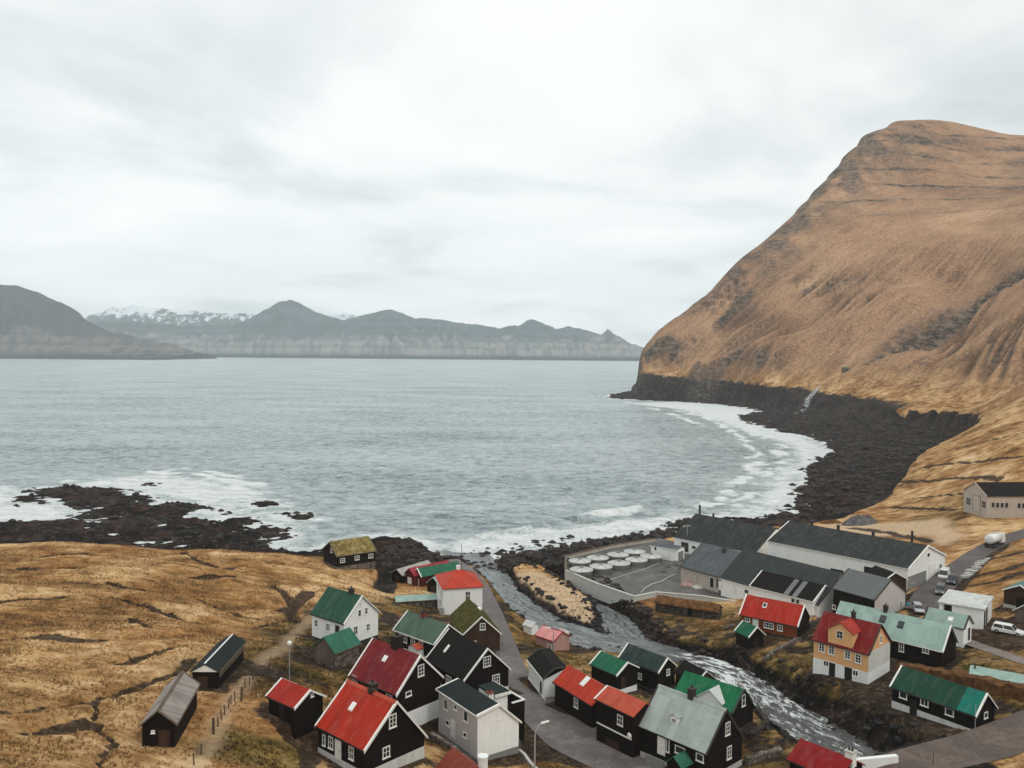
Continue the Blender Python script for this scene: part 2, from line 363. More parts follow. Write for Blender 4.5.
# ------------------------------------------------------------------ house sites: x, y, ground, heading, length, width, eaves, rise, far-eave drop
P = {
 'A_shingle':(-35.71,88.37,20.00,98.3,10.44,3.61,2.49,1.51,0.04),
 'B_green_out':(-36.63,105.81,18.99,90.6,10.68,3.54,2.30,0.96,0.01),
 'C_red_shed':(-24.57,96.35,17.98,-38.9,5.43,4.37,2.12,1.44,-0.05),
 'D_main_red':(-15.29,92.89,15.02,-42.4,8.77,8.76,3.35,3.94,1.38),
 'E_dark_red':(-14.88,109.74,12.54,-41.3,9.53,8.07,4.76,3.98,-0.06),
 'F_white_green':(-26.86,136.89,13.01,-38.0,8.34,7.69,4.11,3.64,-0.06),
 'G_stone':(-25.72,124.85,13.48,56.2,5.45,4.79,2.56,2.01,-0.03),
 'H_turf_boat':(-38.76,202.67,8.20,35.7,10.31,8.20,3.60,2.63,-0.18),
 'I_grey_boat':(-24.61,211.66,2.75,54.6,11.72,3.99,2.14,1.29,-0.14),
 'I_red_boat':(-20.35,208.69,2.94,43.9,11.93,4.15,2.59,1.56,0.00),
 'I_green_boat':(-17.97,207.92,2.86,37.2,11.83,4.11,2.59,1.72,0.00),
 'L_turf_brown':(-6.50,153.84,6.51,105.7,11.17,7.34,3.20,3.39,-0.20),
 'M_greygreen':(-13.92,141.91,9.00,-42.9,10.53,6.39,3.40,2.53,-0.07),
 'N_black':(-6.49,129.56,8.51,-53.9,11.04,8.49,3.22,3.97,0.06),
 'O_white_grey':(-3.92,104.62,11.03,-55.1,9.65,6.49,5.89,0.64,2.30),
 'P_rust':(-4.61,87.01,12.50,-57.2,5.27,5.44,2.91,2.32,0.00),
 'Q_garage':(5.75,130.19,7.99,-74.9,8.66,3.89,2.93,1.47,-1.41),
 'R_red_long':(11.24,120.12,8.29,-59.6,9.76,5.64,3.29,2.00,0.00),
 'R_red_ext':(15.32,109.82,8.32,-52.1,7.12,4.69,5.66,1.21,0.00),
 'S_green_shed':(16.49,132.34,7.00,-52.2,6.15,4.91,3.42,1.59,-0.26),
 'T_darkgreen':(22.48,136.91,5.50,-50.3,8.66,4.58,4.00,1.89,-0.09),
 'U_brown_small':(29.94,134.91,4.98,-64.2,5.56,4.47,3.00,1.73,0.00),
 'V_brightgreen':(28.86,118.19,7.00,-43.9,9.56,6.39,4.50,2.45,1.14),
 'W_grey_black':(22.93,105.27,8.51,-47.5,10.33,8.22,4.05,4.27,0.53),
 'Y_red_br':(35.32,92.98,10.68,-49.6,6.30,5.64,3.88,1.57,0.00),
 'Z_yellow':(52.81,129.64,11.02,-46.4,9.06,8.03,4.71,3.66,-0.00),
 'AA_brown_red':(49.78,158.07,8.00,-37.8,11.23,6.97,2.65,3.08,-0.03),
 'BB_small_green':(43.68,152.82,6.98,-66.1,4.01,3.85,2.19,1.67,0.01),
 'CC_pale_long':(61.93,135.78,12.01,-45.8,17.59,6.52,3.00,3.35,0.04),
 'DD_pale_shed':(72.66,139.33,12.48,-46.1,6.50,4.27,3.33,1.75,0.02),
 'KK_green_black':(56.33,108.96,12.98,-55.1,11.36,5.38,2.64,2.28,0.19),
 'LL_grey_roof':(72.57,170.14,8.52,-57.1,9.80,10.56,3.84,3.33,0.00),
 'NN_long_white':(81.74,200.75,8.72,-49.0,34.59,19.62,5.18,3.69,-0.04),
 'OO_concrete':(51.31,204.46,5.09,-52.9,12.11,16.74,3.13,4.70,0.00),
 'PP_dark':(62.24,187.43,5.31,-54.4,25.77,16.58,3.07,5.71,0.00),
 'QQ_black':(60.68,180.86,6.02,-49.5,15.27,9.42,3.29,2.59,0.00),
 'RR_big_dark':(62.25,234.49,4.69,-47.3,25.81,21.72,3.52,5.31,0.00),
 'concrete_hall':(147.34,249.83,13.07,5.5,22.00,11.15,6.39,3.15,-0.08),
 'FF_brown_turq':(95.19,154.77,14.23,40.8,8.29,5.86,2.77,1.55,-0.07),
 'GG_dark_small':(91.32,146.58,13.78,40.4,5.93,4.70,1.87,1.80,0.00),
 'MM_brown':(78.03,175.37,8.32,-73.6,6.04,6.50,5.22,1.82,-0.08),
 'QT_turf_low':(38.07,179.57,4.09,-28.8,13.99,3.89,2.05,1.00,0.00),
}
# ------------------------------------------------------------------ terrain
ZP = [(0,545,16),(60,543,15.5),(150,548,14),(230,549,12),(300,553,9.5),(20,600,19),(100,600,17.5),(180,600,16),(250,590,13.5),(285,625,14),
 (30,680,22),(120,680,20.5),(190,645,18.6),(0,760,25),(100,760,22.8),(190,765,20.5),(250,745,18.3),(300,765,16.5),(285,660,16.2),(250,705,19),(230,720,19.3),
 (400,592,4.5),(376,604,8.5),(440,608,5.3),(420,602,4.6),(385,575,4),(392,582,3),(440,568,2.8),(460,563,2.6),(430,560,2.4),
 (470,573,3.0),(485,592,3.8),(497,620,5.2),(505,645,6.4),(515,672,7.4),(530,700,8.0),(560,730,8.3),(600,750,8.4),(650,772,8.6),(540,760,9.3),(530,725,8.8),
 (527,634,3.6),(560,655,4.8),(580,652,3.4),(620,664,4.6),(690,700,6),(660,690,6.2),(640,690,6.6),(765,745,7.6),(745,768,8.6),
 (535,586,1.7),(560,603,1.9),(588,617,1.8),(565,580,2.8),(600,596,3.5),(636,610,3.8),(680,640,4.6),(720,652,6.3),(780,682,9),(830,715,10.8),(860,745,12.6),
 (900,762,14.3),(1000,758,15.3),(1060,740,16),(600,562,4.2),(650,585,4.4),(680,565,4.4),(640,548,4.0),(700,600,4.2),(735,605,5.2),(700,618,4.4),(740,640,6.4),
 (815,655,8.8),(905,594,8.7),(918,612,9.6),(940,590,10),(960,562,11),(1000,540,12.2),(940,547,9.3),(880,532,6),(835,521,3.8),(1000,565,13.5),(1030,582,15),
 (1000,640,13.6),(1024,662,14.3),(960,642,12.7),(985,622,13),(925,655,12.6),(1000,700,13.8),(960,505,10.5),(900,512,6),(905,492,7),(960,470,16),(1015,470,21.5),(885,503,5.4),(940,446,15),(1010,440,27),
 (975,425,20),(1015,402,38),(880,690,11.8),(870,720,12.2)]
YP = [(636,368,1098),(645,350,1112),(657,334,1122),(673,319,1135),(697,300,1150),(740,262,1170),(770,238,1200),(800,211,1240),(840,170,1290),(870,135,1340),(905,122,1380),(932,121,1400),(960,123,1420),(1024,138,1480),
 (646,374,1083),(665,377,1062),(683,380,1048),(725,385,1005),(745,387,962),(700,382,1040),(765,388,935),(800,389,890),(850,400,780),(900,402,690),(940,408,600),
 (700,340,1040),(740,320,1080),(800,330,1020),(800,270,1130),(850,350,900),(850,300,1010),(850,220,1180),(850,180,1260),(900,352,820),(900,290,980),(900,230,1130),(900,170,1290),
 (960,382,680),(960,352,800),(960,334,850),(1020,384,510),(1020,335,650),(1020,292,770),(960,300,970),(1020,258,930),(960,250,1050),(1020,220,1080),(960,190,1250),(1020,170,1330),(960,150,1360),
 (958,418,552),(976,409,600),(990,396,620),(930,407,640),(720,360,1020),(680,365,1010),(760,350,980)]
WP = [(-200,180,19),(-300,250,17),(-200,60,32),(-120,0,44),(-60,40,32),(0,20,31),(60,30,26),(110,40,30),(150,90,22),(200,140,28),(230,220,32),(260,320,45),(0,-150,55),(-300,-200,90),(200,-200,80),
 (300,100,55),(400,0,95),(330,260,70),(420,400,130),(600,300,160),(600,500,185),(800,700,250),(900,1000,340),(1200,1000,340),(1300,1500,420),(700,1900,120),(1000,2000,180),(300,1450,-20),(160,1260,-10),(450,1700,0),(-600,0,60),(-600,-400,150),(700,-400,180)]
BACK = [aty(*q) + np.array((-6, 32, -dz)) for q, dz in (((636,368,1098),12),((645,350,1112),20),((657,334,1122),22),((673,319,1135),22),((697,300,1150),24))] + \
 [aty(*q) + np.array((-22, 75, -dz)) for q, dz in (((657,334,1122),60),((673,319,1135),60),((697,300,1150),60),((740,262,1170),55),((770,238,1200),50),((800,211,1240),50),((840,170,1290),50),((870,135,1340),50))] + \
 [np.array(q, float) for q in ((138,1105,16),(146,1125,18),(152,1150,12),(165,1175,18),(180,1200,22))]
cp = BACK + [atz(*p) for p in ZP] + [aty(*p) for p in YP] + [np.array(p, float) for p in WP]
for k, p in P.items():
    x, y, z, a, L, W, h, r_, kk = p
    c, s = math.cos(R(a)), math.sin(R(a))
    if k in ('P_rust', 'Y_red_br'): z += 1.5
    if L * W > 150:
        for u in (-.4, .4):
            for v in (-.4, .4): cp.append(np.array((x + c * u * L - s * v * W, y + s * u * L + c * v * W, z)))
    else: cp.append(np.array((x, y, z)))
cp = np.array(cp)
_cc = np.where((cp[:, 1] > 480) | (np.abs(cp[:, 0]) > 280), 26.0, 6.0) ** 2
_cc = np.where((cp[:, 1] > 1180) & (cp[:, 0] > 330), 60.0 ** 2, np.where((cp[:, 1] > 1000) & (cp[:, 0] < 260), 12.0 ** 2, _cc))
def _ker(d2, c): return np.sqrt(d2 + c)
_A = _ker((cp[:, None, 0] - cp[None, :, 0]) ** 2 + (cp[:, None, 1] - cp[None, :, 1]) ** 2, _cc[None, :])
_A -= 0.0; _n = len(cp)
_K = np.zeros((_n + 1, _n + 1)); _K[:_n, :_n] = _A - np.eye(_n) * 0.6; _K[:_n, _n] = 1; _K[_n, :_n] = 1
_w = np.linalg.solve(_K, np.concatenate([cp[:, 2], [0]]))
def rbf(x, y):
    s = np.full(x.shape, _w[_n])
    for i in range(_n): s += _w[i] * _ker((x - cp[i, 0]) ** 2 + (y - cp[i, 1]) ** 2, _cc[i])
    return s
def zpoly(l): return [tuple(atz(*(q if len(q) == 3 else (q[0], q[1], 0)))[:2]) for q in l]
COAST = [(-600, 300), (-300, 290)] + zpoly([(-150,534),(-60,526),(0,523),(40,521),(75,520),(79,508),(60,503),(30,504),(14,506),(16,494),(40,488),(90,487),(130,490),(150,497),(160,503),
 (185,504),(215,508),(236,512),(225,515),(190,511),(180,517),(210,520),(250,517),(262,523),(285,531),(290,538),(270,541),(262,546),(300,551),(328,548),(345,541),(380,537),(410,538),(432,551),(441,556),(450,556),
 (460,558),(480,558),(500,556),(530,552),(560,547),(600,542),(640,536),(665,531),(680,523),(700,517),(750,518),(775,516),(800,503),(795,490),(810,480),(806,470),(815,460),(835,452),(828,442),(800,435),(780,432),
 (760,428),(742,420),(740,415),(765,411),(752,411)]) + [tuple(aty(a,400,b)[:2]) for a,b in ((742,935),(720,985),(690,1022),(660,1043),(640,1060),(622,1078),(616,1090))] + [(125, 1110), (140, 1200), (200, 1350), (330, 1560), (620, 1950), (1500, 2300), (2500, 2300), (2500, -900), (-900, -900), (-900, 300)]
ROCKS = [zpoly(q) for q in ([(140,485),(150,482),(158,484),(150,487)], [(250,503),(270,502),(281,505),(265,507)], [(268,513),(300,513),(315,519),(298,520)])]
UP = [(-600, 290), (-300, 275)] + [tuple(atz(*q)[:2]) for q in [(-150,541,16),(0,539,15.5),(60,541,15),(100,545,14.5),(150,546.5,13.5),(200,547,12.5),(250,548,11),(300,549,9.5),(322,548,9),(340,549,8.5),(372,552,8),(384,562,7),
 (388,575,6),(384,588,6),(390,576,3.4),(393,568,3),(430,560,2.5),(455,559,2.3),(468,564,2.3),(500,564,1.6),(530,562,1.6),(561,563,3),(564,555,3.8),(610,545,3.8),(650,540,3.8),(662,533,4),(690,524,3.6),(730,520,3.4),(790,523,3.4),
 (832,515,4),(852,506,5),(880,499,5.5),(886,490,6),(900,480,7),(915,466,8.5),(936,450,11),(950,440,13),(960,430,15),(959,420,18),(945,415,20),(920,409,21),(890,405,21),(850,402,18),(826,397,21),(800,391,23),
]] + [tuple(aty(*q)[:2]) for q in [(748,386,945),(725,384,998),(700,382,1032),(665,378,1054),(642,374,1076)]] + [(158, 1120), (175, 1200), (235, 1340), (360, 1540), (640, 1900), (1500, 2250), (2400, 2250), (2400, -850), (-850, -850), (-850, 290)]
RIV = [(455,548,0,6),(472,557,0.15,4.5),(487,568,0.35,3.4),(501,585,0.6,2.5),(519,604,0.8,2.5),(548,624,1.0,3.0),(588,640,1.3,5.2),(628,648,1.8,5.4),(666,655,2.7,3.8),(703,663,3.7,2.7),(730,673,4.5,2.7),(760,692,5.5,2.8),(790,714,6.7,3.1),
 (832,741,7.9,3.3),(876,770,9.1,3.2)]
RIV = [(*atz(a, b, z)[:2], z, hw) for a, b, z, hw in RIV] + [(50, 80, 10.5, 4.2), (62, 55, 12.5, 4), (66, 10, 17, 4), (60, -60, 24, 4)]
RIV2 = [(520,562,0.2,1.4),(552,575,0.4,.9),(580,590,0.7,.9),(604,608,1.0,1.2),(622,626,1.3,3.4),(634,640,1.6,3.2),(655,650,2.2,1.5)]
RIV2 = [(*atz(a, b, z)[:2], z, hw) for a, b, z, hw in RIV2]
def road_pts(l): return [(*atz(a, b, z)[:2], z, hw) for a, b, z, hw in l]
ROAD1 = road_pts([(452,559,2.5,1.6),(468,570,2.9,1.7),(482,588,3.7,1.9),(494,614,5.0,1.9),(503,640,6.2,2.0),(513,668,7.3,2.2),(527,694,7.9,2.9),(549,716,8.2,4.0),(580,738,8.35,5.0),(622,760,8.5,4.4),(670,782,8.7,3.5)]) + [(30, 84, 9.5, 3), (36, 70, 11, 3), (40, 40, 17, 3), (38, -40, 26, 3)]
ROAD2 = road_pts([(1130,512,16,2.2),(1070,522,14.2,2.2),(1030,531,13,2.2),(1000,541,12.2,2.3),(975,555,11.4,2.3),(950,575,10.5,2.8),(931,595,9.9,3.2),(920,611,9.7,3.0)])
ROAD3 = road_pts([(848,778,12.9,2.0),(885,768,14.1,2.4),(935,757,14.5,3.0),(985,745,14.9,3.2),(1045,722,15.6,3.2),(1120,690,17,3.2)])
TRACK = road_pts([(1120,685,15.6,1.6),(1060,671,14.6,1.6),(1020,660,14.0,1.6),(985,648,13.3,1.5),(962,640,12.7,1.6)])
PATH = road_pts([(345,584,10,.8),(322,603,12,.9),(304,622,13.5,1),(285,645,15.4,1.1),(262,666,17,1.2),(243,688,18.4,1.2),(226,710,19.2,1.2),(212,735,19.8,1.3),(198,770,20.4,1.4)])
FUR = [([(60,596),(88,596),(120,600),(152,606),(176,618),(208,622),(249,625),(277,621),(292,616)],16.5,1.0,.9),([(108,584),(140,590),(172,594),(200,598),(225,610),(257,619)],16,.8,.7),([(0,598),(32,597),(60,598)],18,.9,.7),
 ([(132,616),(142,624),(148,628)],17.5,.9,.7),([(128,664),(156,655),(186,646)],19,.9,.6),([(0,712),(40,706),(92,697),(108,690),(148,681),(172,676),(190,662)],20.5,.8,.6),([(94,698),(103,716),(107,742),(98,768)],21.5,.42,.7),
 ([(220,567),(249,565),(281,565),(303,568)],11.5,1.2,1.1),([(182,550),(196,560),(216,567)],13,1.0,.8),([(18,568),(45,568),(72,568)],17,2.6,.8),([(198,577),(216,575),(232,576)],14,1.8,.7),
 ([(273,584),(289,596),(295,612),(293,621)],12.8,1.1,.9),([(44,554),(70,553),(96,555)],15.5,1.2,.6),([(280,610),(300,598),(312,590)],12.5,1.6,.9),([(30,735),(60,728),(95,722)],22.5,1.5,.5),([(0,640),(50,634),(100,640)],19,1.2,.35),
 ([(892,507),(925,508),(958,509)],9,1.6,.8),([(925,466),(965,462),(1024,455)],19,1.2,.9),([(950,449),(985,440),(1040,430)],24,1.2,.8),([(900,481),(950,478),(1000,478)],13,1.2,.5),([(968,492),(940,494),(915,497)],11,1.2,.6),
 ([(975,585),(1000,580),(1030,570)],14,1.4,.6),([(975,575),(1005,569),(1040,560)],14,1.4,.6),([(985,560),(1010,555),(1040,549)],14,1.2,.5),([(850,527),(885,532),(930,540)],7,1.6,.6)]
WF = [tuple(aty(*q)[:2]) for q in [(818,375,860),(812,386,850),(803,398,830),(800,408,790)]]
def in_poly_soft(x, y, l, z, soft): return sstep(-soft, soft, sdist(x, y, [tuple(atz(a, b, z)[:2]) for a, b in l]))

def axis(segs):
    out = [segs[0][0]]
    for a, b, st0, st1 in segs:
        x = a
        while x < b - 1e-6:
            t = (x - a) / (b - a); x = min(b, x + st0 + (st1 - st0) * t); out.append(x)
    return np.array(out)
GX = axis([(-900, -300, 60, 14), (-300, -130, 9, 2.2), (-130, -80, 1.8, 0.8), (-80, 110, 0.7, 0.7), (110, 240, 1.0, 2.6), (240, 900, 3.6, 4.2), (900, 2500, 8, 140)])
GY = axis([(-900, 40, 60, 4), (40, 75, 3, 0.9), (75, 230, 0.6, 0.75), (230, 430, 0.9, 2.0), (430, 1000, 2.2, 3.6), (1000, 1500, 3.6, 5), (1500, 2300, 14, 40)])
X, Y = np.meshgrid(GX, GY)
base = rbf(X, Y)
def onbase(px, py):
    d = ray(px, py); ts = np.concatenate([np.linspace(60, 480, 1200), np.linspace(480, 1500, 1400)]); q = CAM[None] + d[None] * (ts / d[1])[:, None]
    i = np.clip(np.searchsorted(GX, q[:, 0]), 0, len(GX) - 1); j = np.clip(np.searchsorted(GY, q[:, 1]), 0, len(GY) - 1)
    return tuple(q[np.argmax(q[:, 2] < base[j, i])][:2])
FUR = [([onbase(a, b) for a, b in l], w, d) for l, z, w, d in FUR]
warp = fbm(X / 14, Y / 14, 3, 11) * 2.2
far = sstep(420, 640, Y)
warp = warp + far * (fbm(X / 45, Y / 45, 4, 12) * 9)
sdc = sdist(X, Y, COAST)
for q in ROCKS: sdc = np.maximum(sdc, sdist(X, Y, q))
sdu0 = sdist(X, Y, UP)
sdc_w = sdc + warp * 0.8; sdu = sdu0 + warp * np.where(Y < 232, 0.55, 1.0)
shelf = np.where(sdc_w < 0, np.maximum(sdc_w * 0.22, -5), np.minimum(0.25 + sdc_w * 0.075, 6.5))
reef_m = (Y > 215) & (Y < 345) & (X < -50)
shelf = np.where((Y < 330) & (X < 60), np.minimum(shelf, 2.6), shelf); shelf = np.where(reef_m, np.minimum(shelf, 1.0), shelf)
rn = ridged(X / 9, Y / 6, 4, 21) - 0.62
rn2 = ridged(X / 26, Y / 18, 3, 25) - 0.62
shelf = shelf + (rn * 2.2 + rn2 * np.where(reef_m, 2.6, 1.6) * (X < 60) + far * rn2 * 3) * np.clip((sdc_w + 5) / 8, 0, 1)
mtn = sstep(22, 60, base) * sstep(330, 520, Y) * (X > 60)
ang = np.arctan2(X - 1150, 1420 - Y); rad = np.hypot(X - 1150, Y - 1420)
gul1 = ridged(ang * 40, rad / 240, 1, 31); gul2 = ridged(ang * 95, rad / 120, 1, 33)
gsh = np.maximum(sstep(.58, .92, gul1), .8 * sstep(.66, .94, gul2))
gate = sstep(-.15, .2, fbm(X / 110, Y / 110, 2, 39)) * (1 - sstep(140, 200, base)) * sstep(24, 40, base) * (0.55 + .45 * sstep(560, 420, X))
gul = ridged(ang * 46, rad / 260, 2, 31) * 0.6 + ridged(ang * 120, rad / 130, 2, 33) * 0.4
mz = base + fbm(X / 110, Y / 110, 4, 35) * 6 * mtn - mtn * gsh * 8 * gate - mtn * sstep(0.5, 0.9, gul) * 3 * (1 - sstep(120, 190, base))
# basalt beds near the top and along the seaward edge
bd_ = fbm(X / 160, Y / 160, 3, 41) * 16
bed = (mz + bd_) / 31; fr = bed - np.floor(bed)
stepz = (np.floor(bed) + 0.55 * fr + 0.45 * sstep(0.7, 0.95, fr)) * 31 - bd_
kb = sstep(225, 330, base) * mtn * (0.12 + 0.55 * sstep(-.2, .3, fbm(X / 150, Y / 60, 2, 44)))
mz = mz * (1 - kb) + stepz * kb
RAV = [onbase(a, b) for a, b in [(1060,250),(1024,268),(995,284),(965,302),(940,318),(918,332),(900,342),(882,352),(868,362)]]
rav, ravt = seg_dist(X, Y, RAV)
rw_ = np.interp(ravt, [0, 2, 3, 5, 7, 8], [9, 11, 18, 24, 14, 5])
mz = mz - np.interp(ravt, [0, 2, 4, 6, 8], [14, 18, 30, 26, 4]) * np.exp(-(rav / rw_) ** 2) * mtn
lf = fbm(X / 24 + fbm(X / 40, Y / 40, 2, 55), Y / 9, 4, 54)
up = mz + fbm(X / 30, Y / 30, 4, 51) * 0.8 + fbm(X / 5, Y / 5, 3, 53) * 0.14 + lf * 1.15 * sstep(-30, -45, X) * (Y < 400)
tw = np.where(Y > 430, 14.0, 5.0)
t = np.clip((sdu + 1.5) / tw, 0, 1)
tt_ = t * t * (3 - 2 * t)
led = 0.35 * sstep(.05, .22, t) + 0.65 * sstep(.5, .85, t)      # headland cliffs carry a ledge
tt_ = np.where(Y > 430, led, tt_)
H = shelf + (np.maximum(up, np.minimum(shelf, up + 3)) - shelf) * tt_
# furrows and old field banks
soil = np.zeros_like(H)
for pts, w, d in FUR:
    w = w * 1.25; d = d * 1.25
    dd, _ = seg_dist(X + fbm(X / 7, Y / 7, 3, 57) * 1.6, Y + fbm(X / 7, Y / 7, 3, 59) * 1.6, pts)
    g = 1 - sstep(w * 0.45, w * 1.05, dd); H -= d * g * (0.55 if pts[0][0] > 60 else 1.0); soil = np.maximum(soil, g * (0.72 + 0.28 * sstep(-.3, .3, fbm(X / 7, Y / 7, 2, 58))))
# stream bed
rock_riv = np.zeros_like(H); riv_d = np.full_like(H, 1e9)
for rv in (RIV, RIV2):
    dd, tp = seg_dist(X, Y, rv)
    i0 = np.clip(tp.astype(int), 0, len(rv) - 2); ft = tp - i0
    rz = np.array([q[2] for q in rv]); rw = np.array([q[3] for q in rv])
    bz = rz[i0] * (1 - ft) + rz[i0 + 1] * ft; bw = rw[i0] * (1 - ft) + rw[i0 + 1] * ft
    dj = dd + fbm(X / 5, Y / 5, 3, 61) * 1.3
    bank = np.where(rv is RIV2, 2.5, 4.0)
    tb = sstep(bw - 0.4, bw + bank, dj)
    bed_ = bz - 0.7
    near = dd < 40
    H = np.where(near, bed_ + (np.maximum(H, bed_) - bed_) * tb, H)
    m = (1 - sstep(bw + 0.3, bw + 4.5, dj)) * near
    H += m * (ridged(X / 2.2, Y / 2.2, 3, 63) - 0.5) * 1.1 * sstep(bw - 3, bw + 1.0, dj)
    rock_riv = np.maximum(rock_riv, m); riv_d = np.minimum(riv_d, dj - bw)
# road beds
road_m = np.zeros_like(H)
for rd in (ROAD1, ROAD2, ROAD3, TRACK):
    dd, tp = seg_dist(X, Y, rd); i0 = np.clip(tp.astype(int), 0, len(rd) - 2); ft = tp - i0
    rz = np.array([q[2] for q in rd]); rw = np.array([q[3] for q in rd])
    bz = rz[i0] * (1 - ft) + rz[i0 + 1] * ft; bw = rw[i0] * (1 - ft) + rw[i0 + 1] * ft
    k = 1 - sstep(bw + 0.6, bw + 3.0, dd); H = H * (1 - k) + (bz - 0.06) * k; road_m = np.maximum(road_m, k)
YARD = [(566,557),(566,571),(598,585),(634,598),(656,594),(700,596),(742,603),(790,606),(770,575),(700,548),(660,538),(612,546)]
YARDW = [tuple(atz(a, b, 4.4)[:2]) for a, b in YARD]
ysd = sdist(X, Y, YARDW); ky = sstep(-0.6, 0.8, ysd); H = H * (1 - ky) + 4.34 * ky
# house platforms: level pads so that walls stand on ground
for k_, p in P.items():
    x, y, z, a, L, W = p[:6]
    c, s = math.cos(R(a)), math.sin(R(a))
    u = np.abs((X - x) * c + (Y - y) * s) - L / 2; v = np.abs(-(X - x) * s + (Y - y) * c) - W / 2
    dd = np.maximum(u, v); kx = (1 - sstep(-0.6, 2.2, dd)) * 0.75 * (1 - ky)
    H = np.where((dd < 3) & (ky < .5), np.minimum(H * (1 - kx) + (z) * kx, np.maximum(z + 0.3 + np.maximum(dd, 0) * .5, z)), H)
gy_, gx_ = np.gradient(H, GY, GX); slope = np.hypot(gx_, gy_)
rock = np.maximum(1 - sstep(1.0, 4.0, sdu), 0)
zc = np.interp(X, [150, 200, 280, 330], [34, 30, 25, 19]) + fbm(X / 50, Y / 50, 3, 66) * 4
corner = (X > 250) & (Y < 660)
rock = np.where(Y > 430, 1 - sstep(2.5, 5, sdu + fbm(X / 9, Y / 9, 3, 64) * 2), rock)
rockz = np.where((Y > 430) & (X > 60) & (sdu < np.where(corner, 12, 42)), zc, -60)
rock = np.maximum(rock, rock_riv * 0.95)
crag = sstep(1.15, 1.7, slope) * mtn
crag = np.maximum(crag, kb * sstep(0.72, 0.78, fr) * (1 - sstep(0.9, 0.97, fr)) * .5)
crag = np.maximum(crag, 1.6 * np.exp(-(rav / (rw_ * 1.0)) ** 2) * mtn * sstep(-.5, -.1, fbm(X / 12, Y / 12, 4, 67)) * (ravt < 7.9))
SIL = [tuple(aty(*q)[:2]) for q in YP if q[:2] in ((657,334),(697,300),(740,262),(770,238),(800,211),(840,170),(870,135))]
sil, _ = seg_dist(X, Y, SIL)
edge = (1 - sstep(15, 95, sil + fbm(X / 18, Y / 18, 3, 69) * 14)) * mtn * sstep(70, 180, base)
crag = np.maximum(crag, .4 * sstep(235, 330, base) * mtn * sstep(.0, .3, fbm(X / 70, Y / 25, 4, 65)))
crag = np.clip(np.maximum(crag, edge * sstep(-.35, .15, fbm(X / 30, Y / 30, 4, 68)) * .9), 0, 1)
dirt = np.maximum(soil, 0)
vil_n = fbm(X / 7, Y / 7, 4, 70)
pd, tp = seg_dist(X, Y, PATH); pth = 1 - sstep(0.5, 1.5, pd + fbm(X / 4, Y / 4, 2, 71) * 0.5)
for k_, p in P.items():                 # trodden earth round the houses
    if p[1] > 175 or k_.startswith(('A_', 'F_')): continue
    x, y, z, a, L, W = p[:6]; c, s = math.cos(R(a)), math.sin(R(a))
    u = np.abs((X - x) * c + (Y - y) * s) - L / 2; v = np.abs(-(X - x) * s + (Y - y) * c) - W / 2
    dirt = np.maximum(dirt, (1 - sstep(0.3, 2.4, np.maximum(u, v) + fbm(X / 3, Y / 3, 3, 73) * 1.6)) * 0.8)
for l, z in (([(498,690),(520,685),(600,745),(650,768),(520,768),(500,730)], 8.4), ([(905,592),(985,560),(1005,545),(1010,552),(965,592),(935,612),(910,622)], 10.3), ([(962,642),(978,616),(1002,616),(1040,640),(1024,656)], 13.2),
             ([(905,740),(985,725),(1040,700),(1080,690),(1080,730),(900,765)], 14.6), ([(838,676),(890,672),(902,715),(985,744),(930,753),(880,752),(845,725)], 12), ([(258,712),(285,722),(305,712),(318,735),(315,768),(300,768),(290,735),(262,722)], 17)):
    dirt = np.maximum(dirt, in_poly_soft(X + fbm(X / 5, Y / 5, 3, 75) * 1.5, Y, l, z, 1.2) * 0.9)
VIL = [(175,775),(240,700),(288,645),(380,592),(470,562),(560,578),(640,590),(750,598),(830,628),(905,645),(1040,690),(1060,800)]
vil = in_poly_soft(X + fbm(X / 9, Y / 9, 2, 76) * 4, Y + fbm(X / 9, Y / 9, 2, 74) * 4, VIL, 8, 6)
lush = vil * np.clip(0.9 + fbm(X / 10, Y / 10, 3, 77) * 1.1, 0, 1)
for l, z, k in (([(214,737),(306,735),(314,768),(190,775)], 18, 1.25), ([(270,650),(312,622),(325,672),(372,672),(345,690),(275,672)], 15.5, .9), ([(385,597),(445,605),(440,622),(385,620)], 6, 1), ([(484,575),(500,590),(518,628),(530,640),(522,650),(508,630),(490,600)], 4.5, 1.0),
             ([(720,640),(770,650),(790,640),(735,625)], 7, .7), ([(880,520),(960,500),(985,525),(940,535)], 9, .45), ([(955,655),(1024,668),(1024,700),(900,650)], 13.5, .7), ([(745,720),(765,705),(775,735),(770,760),(750,750)], 8, 1)):
    lush = np.maximum(lush, k * in_poly_soft(X + fbm(X / 6, Y / 6, 2, 78) * 2, Y, l, z, 2))
sand = in_poly_soft(X + fbm(X / 8, Y / 8, 3, 79) * 3, Y + fbm(X / 8, Y / 8, 3, 80) * 3, [(812,522),(850,516),(905,528),(945,536),(962,552),(945,560),(925,545),(870,535)], 6, 2.5)
sand = np.maximum(sand, np.maximum(in_poly_soft(X, Y, [(508,574),(540,576),(575,594),(600,612),(601,623),(586,626),(556,615),(528,596)], 1.5, .8), pth * 0.45))
dirt = np.maximum(dirt, vil * sstep(-.05, .35, vil_n) * .75)
dirt = np.maximum(dirt, in_poly_soft(X + fbm(X / 5, Y / 5, 3, 85) * 2, Y, [(640,610),(700,622),(745,640),(800,655),(850,690),(880,745),(930,755),(1024,725),(1024,700),(900,690),(870,640),(812,640),(760,612),(700,603)], 8, 3) * np.clip(.42 + vil_n * 1.7, 0, .95))
heath = sstep(.12, -.22, lf + fbm(X / 45, Y / 30, 3, 86) * .5) * sstep(-25, -45, X) * (Y < 300)
